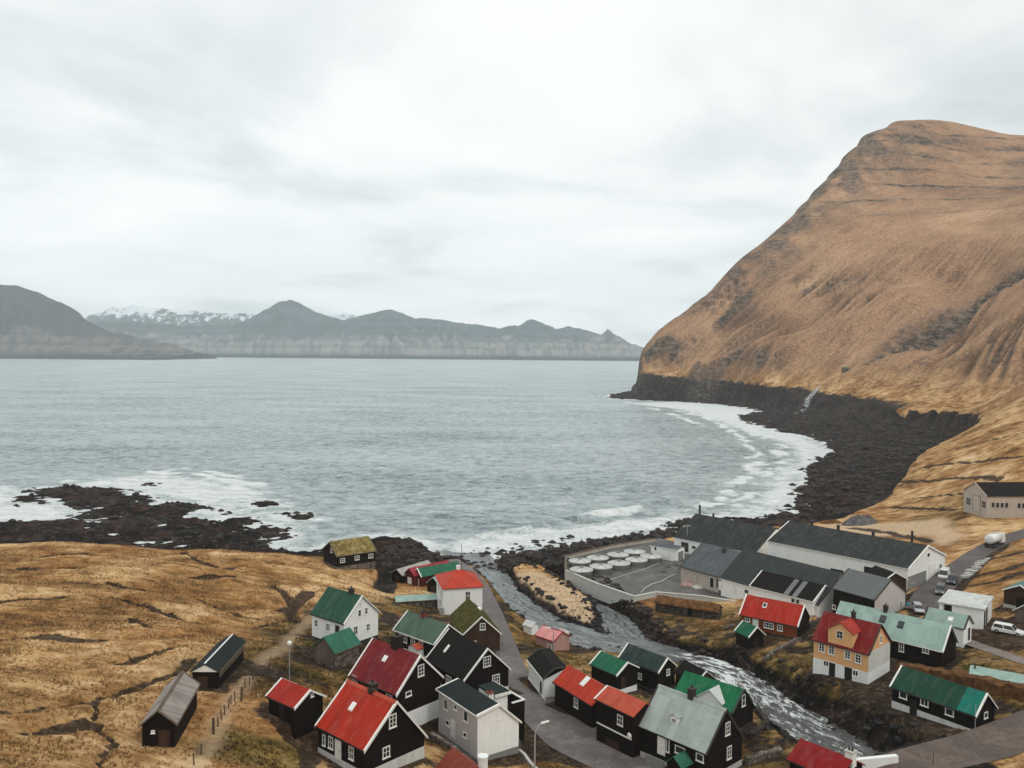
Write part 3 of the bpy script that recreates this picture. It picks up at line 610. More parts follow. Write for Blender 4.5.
heath = np.maximum(heath, in_poly_soft(X, Y, [(0,690),(60,680),(110,700),(110,775),(-80,775),(-80,690)], 22, 5) * .8 * np.clip(.6 + fbm(X / 8, Y / 8, 3, 87) * 1.2, 0, 1))
heath = np.maximum(heath, .8 * in_poly_soft(X + fbm(X / 8, Y / 8, 3, 84) * 4, Y, [(940,575),(960,568),(1060,560),(1060,592),(1005,592)], 12.5, 3))
nY, nX = X.shape
def hat(x, y):                          # ground height at a point, from the mesh itself
    i = int(np.clip(np.searchsorted(GX, x) - 1, 0, nX - 2)); j = int(np.clip(np.searchsorted(GY, y) - 1, 0, nY - 2))
    u = (x - GX[i]) / (GX[i + 1] - GX[i]); v = (y - GY[j]) / (GY[j + 1] - GY[j])
    return float((H[j, i] * (1 - u) + H[j, i + 1] * u) * (1 - v) + (H[j + 1, i] * (1 - u) + H[j + 1, i + 1] * u) * v)
def hat_v(x, y):
    i = np.clip(np.searchsorted(GX, x) - 1, 0, nX - 2); j = np.clip(np.searchsorted(GY, y) - 1, 0, nY - 2)
    u = (x - GX[i]) / (GX[i + 1] - GX[i]); v = (y - GY[j]) / (GY[j + 1] - GY[j])
    return (H[j, i] * (1 - u) + H[j, i + 1] * u) * (1 - v) + (H[j + 1, i] * (1 - u) + H[j + 1, i + 1] * u) * v
def grid_at(A, x, y):
    i = np.clip(np.searchsorted(GX, x), 0, nX - 1); j = np.clip(np.searchsorted(GY, y), 0, nY - 1); return A[j, i]
def onground(px, py):
    d = ray(px, py); ts = np.linspace(40, 900, 3000) / d[1]
    q = CAM[None] + d[None] * ts[:, None]
    hh = hat_v(q[:, 0], q[:, 1]); k = np.argmax(q[:, 2] < hh)
    return q[k]

# ground material
def ground_mat():
    t = NT('ground'); c = t.coord()
    gz = t.n.new('ShaderNodeNewGeometry')
    big = t.noise(0.035, 6, 0.6); mid = t.noise(0.22, 6, 0.68); fine = t.noise(1.9, 6, 0.75)
    strk = t.noise(0.5, 6, 0.7, t.mapped((0.25, 1.1, 0.6), rot=(0, 0, R(-14))))
    k = t.math('ADD', t.math('ADD', t.math('MULTIPLY', mid, 0.34), t.math('MULTIPLY', fine, 0.22)), t.math('ADD', t.math('MULTIPLY', strk, 0.24), t.math('MULTIPLY', big, 0.2)))
    grass = t.ramp(k, [(0.41, lin(78, 58, 34)), (0.455, lin(132, 100, 62)), (0.49, lin(172, 134, 88)), (0.525, lin(194, 158, 112)), (0.58, lin(218, 188, 146))])
    orange = t.ramp(t.noise(0.06, 4, 0.6), [(0.46, 0.0), (0.56, 0.85)])
    grass = t.mix(orange, grass, t.ramp(k, [(0.42, lin(62, 40, 20)), (0.5, lin(138, 94, 50)), (0.58, lin(186, 142, 90))]))
    olive = t.ramp(k, [(0.42, lin(26, 22, 12)), (0.47, lin(58, 48, 23)), (0.52, lin(96, 78, 38)), (0.6, lin(150, 124, 74))])
    lush_f = t.math('MULTIPLY', t.attr('lush'), t.ramp(t.noise(0.5, 5, 0.65), [(0.38, 0.55), (0.5, 1.0)]), True)
    grass = t.mix(lush_f, grass, olive)
    hc = t.ramp(k, [(0.42, lin(62, 42, 22)), (0.48, lin(118, 82, 44)), (0.53, lin(152, 112, 64)), (0.6, lin(184, 144, 94))])
    grass = t.mix(t.math('MULTIPLY', t.attr('heath'), 0.75), grass, hc)
    # mountain grass
    cg = t.n.new('ShaderNodeCombineXYZ'); t.l.new(t.math('MULTIPLY', t.attr('fall_a'), 190), cg.inputs[0]); t.l.new(t.math('MULTIPLY', t.attr('fall_r'), 0.018), cg.inputs[1])
    ms = t.noise(1.0, 6, 0.65, cg.outputs[0]); mf = t.noise(0.35, 6, 0.75); mb_ = t.noise(0.011, 5, 0.6)
    mk = t.math('ADD', t.math('MULTIPLY', ms, 0.22), t.math('ADD', t.math('MULTIPLY', mf, 0.50), t.math('MULTIPLY', mb_, 0.28)))
    mg = t.ramp(mk, [(0.40, lin(96, 72, 54)), (0.46, lin(138, 106, 80)), (0.52, lin(162, 127, 97)), (0.6, lin(188, 154, 122))])
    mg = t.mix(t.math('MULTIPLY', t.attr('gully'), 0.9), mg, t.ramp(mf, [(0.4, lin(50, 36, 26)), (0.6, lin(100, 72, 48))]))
    col = t.mix(t.attr('mtn'), grass, mg)
    sandc = t.ramp(t.noise(1.2, 6, 0.7), [(0.3, lin(166, 140, 112)), (0.6, lin(206, 180, 148))])
    col = t.mix(t.math('MULTIPLY', t.attr('sand'), 0.9), col, sandc)
    dn = t.noise(1.0, 6, 0.75)
    earth = t.ramp(dn, [(0.38, lin(18, 14, 12)), (0.5, lin(40, 32, 27)), (0.62, lin(88, 74, 60))])
    df = t.ramp(t.math('ADD', t.attr('dirt'), t.math('MULTIPLY', t.math('SUBTRACT', t.noise(0.8, 6, 0.75), 0.5), 1.1)), [(0.34, 0.0), (0.52, 0.92)])
    col = t.mix(df, col, earth)
    rkn = t.noise(0.35, 8, 0.72); rkf = t.noise(2.2, 6, 0.75)
    rk = t.math('ADD', t.math('MULTIPLY', rkn, 0.55), t.math('MULTIPLY', rkf, 0.45))
    rkc = t.ramp(rk, [(0.42, lin(10, 9, 8)), (0.52, lin(18, 15, 14)), (0.57, lin(50, 43, 38)), (0.63, lin(120, 108, 98))])
    rkc = t.mix(t.ramp(t.noise(0.05, 5, 0.65), [(0.48, 0.0), (0.6, 0.6)]), rkc, t.ramp(rk, [(0.42, lin(26, 23, 21)), (0.5, lin(58, 52, 47)), (0.58, lin(104, 95, 87))]))
    rkc = t.mix(t.ramp(t.noise(0.14, 4, 0.6), [(0.5, 0.0), (0.62, 0.6)]), rkc, t.ramp(rk, [(0.38, lin(22, 15, 12)), (0.62, lin(92, 62, 46))]))
    sz0 = t.n.new('ShaderNodeSeparateXYZ'); t.l.new(c, sz0.inputs[0])
    lay = t.math('FRACT', t.math('DIVIDE', t.math('ADD', sz0.outputs[2], t.math('MULTIPLY', t.noise(0.03, 3, 0.5), 7)), 6.5))
    rkc = t.mix(t.math('MULTIPLY', t.ramp(lay, [(0.0, 0.0), (0.55, 0.0), (0.75, 1.0), (0.95, 0.0)]), t.math('MULTIPLY', t.attr('mtn'), t.ramp(rkf, [(0.4, 0.0), (0.55, 0.8)]))), rkc, lin(92, 84, 76))
    rf = t.ramp(t.math('ADD', t.attr('rock'), t.math('MULTIPLY', t.math('SUBTRACT', fine, 0.5), 0.5)), [(0.4, 0.0), (0.6, 1.0)])
    f2 = t.math('ADD', t.math('DIVIDE', t.math('ADD', t.math('SUBTRACT', t.attr('rockz'), sz0.outputs[2]), t.math('MULTIPLY', t.math('SUBTRACT', t.noise(0.12, 5, 0.7), 0.5), 12)), 2.5), 0.5, True)
    rf = t.math('MAXIMUM', rf, f2)
    col = t.mix(rf, col, rkc)
    crc = t.ramp(t.noise(0.12, 8, 0.75, t.mapped((1, 1, 2.5))), [(0.42, lin(38, 34, 31)), (0.5, lin(78, 70, 63)), (0.58, lin(124, 110, 97))])
    col = t.mix(t.math('MULTIPLY', t.attr('crag'), t.ramp(t.noise(0.09, 7, 0.75), [(0.36, 0.55), (0.5, 1.0)])), col, crc)
    sz = t.n.new('ShaderNodeSeparateXYZ'); t.l.new(c, sz.inputs[0])
    zb_ = t.math('ADD', sz.outputs[2], t.math('MULTIPLY', t.noise(0.006, 4, 0.6), 40))
    ly = t.ramp(t.math('FRACT', t.math('DIVIDE', zb_, 27)), [(0.0, 0.0), (0.06, 1.0), (0.13, 0.9), (0.2, 0.0)])
    br = t.ramp(t.noise(0.018, 6, 0.7, t.mapped((1, 1, 3))), [(0.44, 0.15), (0.54, 1.0)])
    col = t.mix(t.math('MULTIPLY', t.math('MULTIPLY', ly, br), t.attr('upper')), col, crc)
    wf = t.math('MULTIPLY', t.attr('fall'), t.ramp(t.noise(0.5, 5, 0.7), [(0.42, 0.0), (0.55, 1.0)]))
    col = t.mix(wf, col, lin(190, 196, 196))
    b1 = t.bump(fine, 0.7, 0.25); b2 = t.bump(mf, 0.5, 1.2, b1); b3 = t.bump(t.math('MULTIPLY', rk, rf), 0.9, 0.8, b2)
    return t.fin(col, 0.93, b3, 0.12)
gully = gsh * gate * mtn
fd, _ = seg_dist(X, Y, WF); fall = (1 - sstep(1.5, 5, fd)) * (np.abs(Y - 830) < 60)
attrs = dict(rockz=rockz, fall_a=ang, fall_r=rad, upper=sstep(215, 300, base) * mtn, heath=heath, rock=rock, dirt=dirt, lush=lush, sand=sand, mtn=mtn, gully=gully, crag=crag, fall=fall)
idx = np.arange(nY * nX).reshape(nY, nX)
quads = np.stack([idx[:-1, :-1], idx[:-1, 1:], idx[1:, 1:], idx[1:, :-1]], -1).reshape(-1, 4)
hmax = np.maximum.reduce([H[:-1, :-1], H[1:, 1:], H[:-1, 1:], H[1:, :-1]]).ravel()
keep = hmax > -3.5
V = np.stack([X, Y, H], -1).reshape(-1, 3)
ym = ((Y[:-1, :-1] > 430)).ravel()
gm = ground_mat()
def sub(name, mask):
    q = quads[mask]; u, inv = np.unique(q, return_inverse=True)
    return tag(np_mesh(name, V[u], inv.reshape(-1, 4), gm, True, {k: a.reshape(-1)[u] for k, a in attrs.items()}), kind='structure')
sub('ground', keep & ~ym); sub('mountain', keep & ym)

# ------------------------------------------------------------------ sea
SX = axis([(-9000, -1200, 700, 60), (-1200, -300, 50, 5), (-300, 330, 2.0, 2.2), (330, 1200, 8, 60), (1200, 9000, 80, 700)])
SY = axis([(150, 330, 1.3, 1.6), (330, 700, 1.8, 3.2), (700, 1300, 3.4, 9), (1300, 3000, 12, 80), (3000, 9000, 100, 500)])
SXX, SYY = np.meshgrid(SX, SY)
sd_s = -sdist(SXX, SYY, COAST)
for q in ROCKS: sd_s = np.minimum(sd_s, -sdist(SXX, SYY, q))
amp = np.where(SYY < 1400, 1.0, 0.0)
wz = 1.0 * (fbm(SXX / 17, SYY / 9, 4, 91, .6) * 0.75 + fbm(SXX / 60, SYY / 28, 2, 95) * 0.5) * amp
def zone(l, soft=5): return in_poly_soft(SXX + fbm(SXX / 12, SYY / 12, 3, 97) * 6, SYY + fbm(SXX / 12, SYY / 12, 3, 98) * 6, l, 0, soft)
foam = (1 - sstep(0, 11, sd_s + fbm(SXX / 10, SYY / 10, 3, 99) * 5)) * 0.75
for l, k, sf in (([(-60,486),(18,488),(12,505),(75,504),(80,520),(-60,526)], .9, 8), ([(60,487),(95,480),(150,474),(200,479),(262,489),(268,500),(235,508),(160,499),(130,489)], .8, 10),
                 ([(440,552),(470,538),(560,527),(640,518),(690,510),(690,525),(640,537),(560,548),(500,558),(450,558)], .78, 8), ([(575,517),(600,511),(636,508),(640,512),(610,518)], 1.0, 3), ([(200,500),(300,510),(330,530),(290,548),(260,520)], .35, 6),
                 ([(700,516),(740,508),(762,492),(775,470),(795,458),(790,445),(745,432),(690,412),(640,402),(700,402),(745,408),(750,420),(800,434),(836,452),(806,470),(800,490),(802,504),(775,518)], .8, 10),
                 ([(622,402),(660,404),(720,406),(760,412),(742,424),(690,410),(640,405)], .9, 8), ([(270,540),(300,545),(440,540),(440,556),(390,540),(330,550)], .45, 6)):
    foam = np.maximum(foam, k * zone(l, sf))
SW = [tuple(atz(a, b, 0)[:2]) for a, b in [(425,549),(470,541),(520,532),(560,522),(600,514),(636,509),(665,503),(700,498)]]
sw, swt = seg_dist(SXX, SYY, SW)
SW2 = [tuple(atz(a, b, 0)[:2]) for a, b in [(470,536),(540,524),(600,508),(680,496)]]; sw2, _ = seg_dist(SXX, SYY, SW2)
wz = wz + 1.35 * np.exp(-(sw / 3.2) ** 2) * sstep(0, 1.5, swt) * (1 - sstep(6.2, 7, swt)) + 0.5 * np.exp(-(sw2 / 5) ** 2)
foam = np.maximum(foam, np.exp(-(sw / 2.5) ** 2) * 0.95 * sstep(3.3, 4.2, swt) * (1 - sstep(5.0, 5.3, swt)))
for bl, ht in (([(690,412),(722,418),(752,432),(778,446),(786,460),(768,474),(752,492),(728,506)], .9), ([(672,410),(706,417),(736,434),(756,452),(752,470),(732,490),(706,506)], .7), ([(648,408),(672,414),(702,426)], .6), ([(468,548),(520,541),(580,531),(636,523)], .7), ([(90,479),(150,472),(205,477),(262,486)], .8), ([(60,483),(120,474),(190,470),(250,477)], .6)):
    bw_, bt_ = seg_dist(SXX + fbm(SXX / 18, SYY / 18, 3, 93) * 9, SYY + fbm(SXX / 18, SYY / 18, 3, 94) * 9, [tuple(atz(a, b, 0)[:2]) for a, b in bl])
    lim = sstep(-.2, .15, fbm(SXX / 26, SYY / 26, 3, 96))
    wz = wz + ht * np.exp(-(bw_ / 2.6) ** 2) * lim; foam = np.maximum(foam, (np.exp(-(bw_ / 2.4) ** 2) + .5 * np.exp(-(bw_ / 6) ** 2)) * lim * .95)
wz = wz * sstep(-2, 14, sd_s) + (1 - sstep(-2, 14, sd_s)) * (fbm(SXX / 5, SYY / 5, 2, 92) * 0.12)
def sea_mat():
    t = NT('sea_water')
    w1 = t.noise(0.16, 5, 0.72, t.mapped((0.8, 1.0, 1), rot=(0, 0, R(10))), 0.5); w2 = t.noise(0.6, 5, 0.7, t.mapped((0.8, 1.1, 1), rot=(0, 0, R(14))), 0.3); w3 = t.noise(0.012, 4, 0.6, t.mapped((0.5, 1.2, 1)))
    a = t.attr('foam')
    fn = t.noise(0.13, 8, 0.74, t.mapped((0.8, 1.1, 1)), 0.8); fc = t.noise(0.7, 6, 0.72, None, 0.6)
    th = t.math('ADD', t.math('SUBTRACT', a, 0.29), t.math('ADD', t.math('MULTIPLY', t.math('SUBTRACT', fn, 0.5), 2.6), t.math('MULTIPLY', t.math('SUBTRACT', fc, 0.5), 1.3)))
    f = t.math('MULTIPLY', t.ramp(th, [(0.0, 0.0), (0.16, 0.45), (0.5, 1.0)]), t.math('MULTIPLY', a, 3.0, True))
    cap = t.ramp(t.math('ADD', t.math('MULTIPLY', w1, 0.5), t.math('MULTIPLY', w2, 0.5)), [(0.64, 0.0), (0.68, 0.8)])
    f = t.math('MAXIMUM', f, cap)
    water = t.mix(t.ramp(t.math('ADD', t.math('MULTIPLY', w1, 0.44), t.math('ADD', t.math('MULTIPLY', w3, 0.22), t.math('MULTIPLY', w2, 0.34))), [(0.42, 0.0), (0.49, 0.6), (0.57, 1.0)]), lin(92, 110, 115), lin(192, 204, 204))  # shade of wave troughs and light of crests put into the water colour
    water = t.mix(t.math('MULTIPLY', a, 0.35), water, lin(170, 196, 192))
    col = t.mix(f, water, lin(236, 240, 238))
    b = t.bump(w2, 1.0, 0.9, t.bump(w1, 1.0, 4.0)); b = t.bump(f, 0.3, 0.25, b)
    m = t.fin(col, t.math('ADD', t.math('MULTIPLY', f, 0.5), 0.34), b, 0.5); t.b.inputs['IOR'].default_value = 1.33
    return m
ns, ms_ = SXX.shape; ii = np.arange(ns * ms_).reshape(ns, ms_)
sq = np.stack([ii[:-1, :-1], ii[:-1, 1:], ii[1:, 1:], ii[1:, :-1]], -1).reshape(-1, 4)
ok = np.maximum.reduce([sd_s[:-1, :-1], sd_s[1:, 1:], sd_s[:-1, 1:], sd_s[1:, :-1]]).ravel() > -14
ok |= ((SYY > 215) & (SYY < 345) & (SXX < -50))[:-1, :-1].ravel()
u, inv = np.unique(sq[ok], return_inverse=True)
tag(np_mesh('sea', np.stack([SXX, SYY, wz], -1).reshape(-1, 3)[u], inv.reshape(-1, 4), sea_mat(), True, {'foam': foam.ravel()[u]}), kind='structure')

# ------------------------------------------------------------------ stream
def ribbon(name, line, mat, n=9, dz=0.0, step=0.6, kind='structure', widen=0.0, wave=None, attr=None):
    L = np.array(line, float); d = np.r_[0, np.cumsum(np.hypot(np.diff(L[:, 0]), np.diff(L[:, 1])))]
    m = int(d[-1] / step) + 2; s = np.linspace(0, d[-1], m)
    c = [np.interp(s, d, L[:, k]) for k in range(4)]
    ker = np.hanning(9); ker /= ker.sum()
    for k in range(4):
        pad = np.r_[np.full(4, c[k][0]), c[k], np.full(4, c[k][-1])]; c[k] = np.convolve(pad, ker, 'valid')
    tx, ty = np.gradient(c[0]), np.gradient(c[1]); q = np.hypot(tx, ty) + 1e-9; nx_, ny_ = -ty / q, tx / q
    vv = []; av = []
    for j in range(n):
        o = (j / (n - 1) * 2 - 1) * (c[3] + widen); x = c[0] + nx_ * o; y = c[1] + ny_ * o
        z = c[2] + dz + (wave(x, y, s) if wave else 0); vv.append(np.stack([x, y, z], -1)); av.append(np.stack([s, np.full_like(s, 1.0) * o], -1))
    Vv = np.stack(vv, 1).reshape(-1, 3); k = np.arange(m * n).reshape(m, n)
    q = np.stack([k[:-1, 1:], k[:-1, :-1], k[1:, :-1], k[1:, 1:]], -1).reshape(-1, 4)
    at = {a: np.repeat(np.interp(s, d, vals), n) for a, vals in (attr or {}).items()}
    fl = np.stack(av, 1).reshape(-1, 2); at['along'] = fl[:, 0]; at['across'] = fl[:, 1]
    return tag(np_mesh(name, Vv, q, mat, True, at), kind=kind)
def river_mat():
    t = NT('stream_water'); a = t.attr('rapid')
    cb = t.n.new('ShaderNodeCombineXYZ'); t.l.new(t.math('MULTIPLY', t.attr('along'), 0.3), cb.inputs[0]); t.l.new(t.attr('across'), cb.inputs[1])
    n0 = t.noise(0.55, 7, 0.7, cb.outputs[0], 1.6); n1_ = t.noise(1.7, 6, 0.7, cb.outputs[0], 1.0)
    th = t.math('ADD', t.math('MULTIPLY', a, 0.24), t.math('ADD', t.math('MULTIPLY', n0, 0.65), t.math('MULTIPLY', n1_, 0.35)))
    f = t.ramp(th, [(0.68, 0.0), (0.73, 0.8), (0.78, 1.0)])
    w = t.mix(a, t.ramp(n0, [(0.38, lin(72, 76, 76)), (0.62, lin(140, 146, 146))]), t.ramp(n1_, [(0.4, lin(22, 20, 18)), (0.6, lin(70, 64, 58))]))
    b = t.bump(n1_, 0.6, 0.3, t.bump(n0, 0.7, 0.6))
    return t.fin(t.mix(f, w, lin(228, 232, 230)), t.math('ADD', t.math('MULTIPLY', a, 0.4), 0.18), b, 0.3)
RM = river_mat()
rap = [0.35, 0.3, 0.15, 0.1, 0.1, 0.05, 0.0, 0.05, 0.5, 0.95, 0.9, 0.75, 0.7, 0.55, 0.5, .5, .5, .5, .5]
ribbon('stream', RIV, RM, 15, 0.0, 0.5, widen=1.2, attr={'rapid': rap},
       wave=lambda x, y, s: (ridged(x / 1.8, y / 1.8, 2, 88) - .6) * 0.35 * np.interp(y, [90, 120, 140, 150, 260], [.8, 1.2, 1.2, .15, .15]))
ribbon('stream_branch', RIV2, RM, 9, -0.03, 0.5, widen=1.0, attr={'rapid': [.2, .25, .2, .1, .05, 0, 0]})

# ------------------------------------------------------------------ roads and quay
def asphalt(name, c0, c1, c2):
    t = NT(name); a = t.noise(0.25, 6, 0.65); b = t.noise(1.6, 6, 0.75); f = t.noise(25, 3)
    k = t.math('ADD', t.math('MULTIPLY', a, 0.6), t.math('MULTIPLY', b, 0.4))
    col = t.ramp(k, [(0.34, c0), (0.5, c1), (0.66, c2)])
    cr = t.ramp(t.vor(0.22, None, 'DISTANCE_TO_EDGE'), [(0.0, 1.0), (0.012, 0.0)])
    col = t.mix(t.math('MULTIPLY', cr, 0.5), col, mul(c0, 0.5))
    return t.fin(col, t.math('ADD', t.math('MULTIPLY', a, 0.5), 0.45), t.bump(f, 0.2, 0.02), 0.3)
AS = asphalt('worn_asphalt', lin(70, 66, 64), lin(98, 92, 89), lin(130, 122, 118)); GRV = asphalt('gravel', lin(84, 76, 70), lin(118, 108, 100), lin(150, 138, 128)); YD = asphalt('wet_concrete_yard', lin(62, 60, 58), lin(88, 86, 83), lin(120, 117, 112))
ribbon('village_road', ROAD1, AS, 9, 0.03); ribbon('harbour_road', ROAD2, asphalt('dark_asphalt', lin(62, 57, 56), lin(84, 77, 75), lin(112, 104, 100)), 9, 0.03)
ribbon('gravel_road', ROAD3, asphalt('brown_gravel', lin(62, 52, 46), lin(88, 76, 68), lin(116, 102, 92)), 9, 0.03); ribbon('farm_track', TRACK, GRV, 7, 0.03)
m = MB(); n = len(YARDW)
m.add([(x, y, 4.40) for x, y in YARDW] + [(x, y, 3.2) for x, y in YARDW], [tuple(range(n))] + [(i, (i + 1) % n, n + (i + 1) % n, n + i) for i in range(n)])
tag(m.build('quay_yard', YD), kind='structure')

# ------------------------------------------------------------------ far island shores
def range_mesh(name, sil, y0, depth, mat, seed, shore_px=None, rough=1.0, terr=60.0):
    xs_px = np.arange(sil[0][0], sil[-1][0] + 1, 1.5)
    cr = np.interp(xs_px, [q[0] for q in sil], [q[1] for q in sil]) + fbm(xs_px / 17, xs_px * 0 + seed, 5, seed, .6) * 3.2
    rows = 44; vv = []
    ridge = np.array([aty(a, b, y0 + depth * 0.55) for a, b in zip(xs_px, cr)])
    for j in range(rows):
        f = j / (rows - 1)
        y = y0 + depth * f
        s = np.clip(f / 0.55, 0, 1)
        pr = (0.30 * sstep(0, .12, s) + 0.70 * s ** 1.25) if True else s
        pr = np.where(f <= 0.55, pr, 1 - (max(f - .55, 0) / .45) ** 1.5 * 1.02)
        x = ridge[:, 0] + (perlin(ridge[:, 0] / 300, np.full_like(ridge[:, 0], f * 4), seed) * 60) * (0.05 < f < 0.9)
        g = ridged(ridge[:, 0] / 170 + f * .25, np.full_like(ridge[:, 0], f * 1.3), 3, seed + 3)
        z = ridge[:, 2] * pr
        ampl = np.sin(np.pi * np.clip(s, 0, 1)) * (f <= 0.55)
        z = z - ridge[:, 2] * 0.42 * rough * (g - 0.5) * ampl
        zs = np.floor(z / terr) * terr + terr * sstep(.5, .95, z / terr - np.floor(z / terr)); z = z * .5 + zs * .5 if f < .54 else z
        z = z if 0 < j < rows - 1 else np.full_like(z, -4.0)
        vv.append(np.stack([x, np.full_like(x, y), z], -1))
    Vv = np.stack(vv, 0).reshape(-1, 3); m_ = len(xs_px); k = np.arange(rows * m_).reshape(rows, m_)
    q = np.stack([k[:-1, :-1], k[:-1, 1:], k[1:, 1:], k[1:, :-1]], -1).reshape(-1, 4)
    return tag(np_mesh(name, Vv, q, mat, True), kind='structure')
def far_mat(name, lo, hi, snow=None, green=True):
    t = NT(name); s = t.n.new('ShaderNodeSeparateXYZ'); t.l.new(t.coord(), s.inputs[0])
    n0 = t.noise(0.004, 7, 0.7); n1_ = t.noise(0.02, 6, 0.7, t.mapped((1, 1, 0.3)))
    k = t.math('ADD', t.math('MULTIPLY', n0, 0.5), t.math('MULTIPLY', n1_, 0.5))
    zr = t.math('ADD', t.math('DIVIDE', s.outputs[2], 330), t.math('MULTIPLY', t.math('SUBTRACT', n0, 0.5), 1.3))
    st = t.noise(0.022, 5, 0.65, t.mapped((1, 0.4, 0.12)))
    slope_c = t.ramp(st, [(0.4, mul(hi, 0.5)), (0.52, hi), (0.7, mul(hi, 1.25))])
    cliff_c = t.ramp(k, [(0.36, mul(lo, 0.6)), (0.5, lo), (0.66, mul(lo, 2.2))])
    col = t.mix(t.ramp(zr, [(0.36, 0.0), (0.5, 1.0)]), slope_c, cliff_c)
    bnd = t.ramp(t.math('FRACT', t.math('DIVIDE', t.math('ADD', s.outputs[2], t.math('MULTIPLY', n0, 60)), 48)), [(0.0, 0.0), (0.25, 1.0), (0.5, 0.0)])
    col = t.mix(t.math('MULTIPLY', bnd, 0.5), col, mul(lo, 0.5))
    col = t.mix(t.ramp(s.outputs[2], [(0.0, 1.0), (1.0, 1.0)]) if False else t.math('LESS_THAN', t.math('ADD', s.outputs[2], t.math('MULTIPLY', n1_, 40)), 44), col, lin(30, 36, 32))
    if snow:
        sf = t.ramp(t.math('ADD', t.noise(0.012, 8, 0.75, t.mapped((1, 1, 0.7))), t.math('DIVIDE', s.outputs[2], snow)), [(0.98, 0.0), (1.12, 1.0)])
        col = t.mix(sf, col, lin(220, 226, 230))
    return t.fin(col, 0.95, t.bump(n1_, 0.6, 14), 0.1)
FM = far_mat('far_slopes', lin(62, 72, 74), lin(132, 128, 122))
FM2 = far_mat('near_island_cliffs', lin(46, 48, 48), lin(104, 96, 88)); FM3 = far_mat('snowy_uplands', lin(60, 62, 64), lin(110, 110, 110), 760)
range_mesh('far_island', [(40,332),(60,327),(85,324),(105,321),(150,322),(175,326),(225,325),(250,320),(262,310),(275,302),(290,300),(302,303),(315,312),(335,318),(350,320),(372,312),(385,309),(400,312),(415,318),(440,320),(455,321),(480,325),(500,328),
 (518,326),(532,318),(545,322),(560,329),(570,326),(580,330),(595,334),(605,330),(618,335),(635,343),(650,350),(690,356),(720,362)], 5700, 1100, FM, 5)
range_mesh('headland_far_left', [(-330,290),(-200,262),(-60,276),(0,283),(20,286),(45,297),(70,312),(85,322),(85,321),(104,329),(128,335),(152,341),(175,347),(194,353)], 4200, 900, FM2, 9, rough=1.5, terr=55)
range_mesh('snowy_uplands', [(40,330),(80,318),(110,308),(135,305),(170,309),(220,313),(260,314),(300,320),(345,313),(360,318),(420,330),(470,340)], 7700, 900, FM3, 13, rough=.5)

# ------------------------------------------------------------------ haze
t = NT('sea_haze'); t.n.remove(t.b)
pv = t.n.new('ShaderNodeVolumePrincipled'); pv.inputs['Color'].default_value = (0.86, 0.95, 1.0, 1); pv.inputs['Density'].default_value = 8.5e-5; pv.inputs['Anisotropy'].default_value = 0.0
t.l.new(pv.outputs[0], t.out.inputs['Volume'])
tag(MB().box(-9100, 9100, -1000, 9050, -9, 760).build('haze', t.m), kind='stuff')

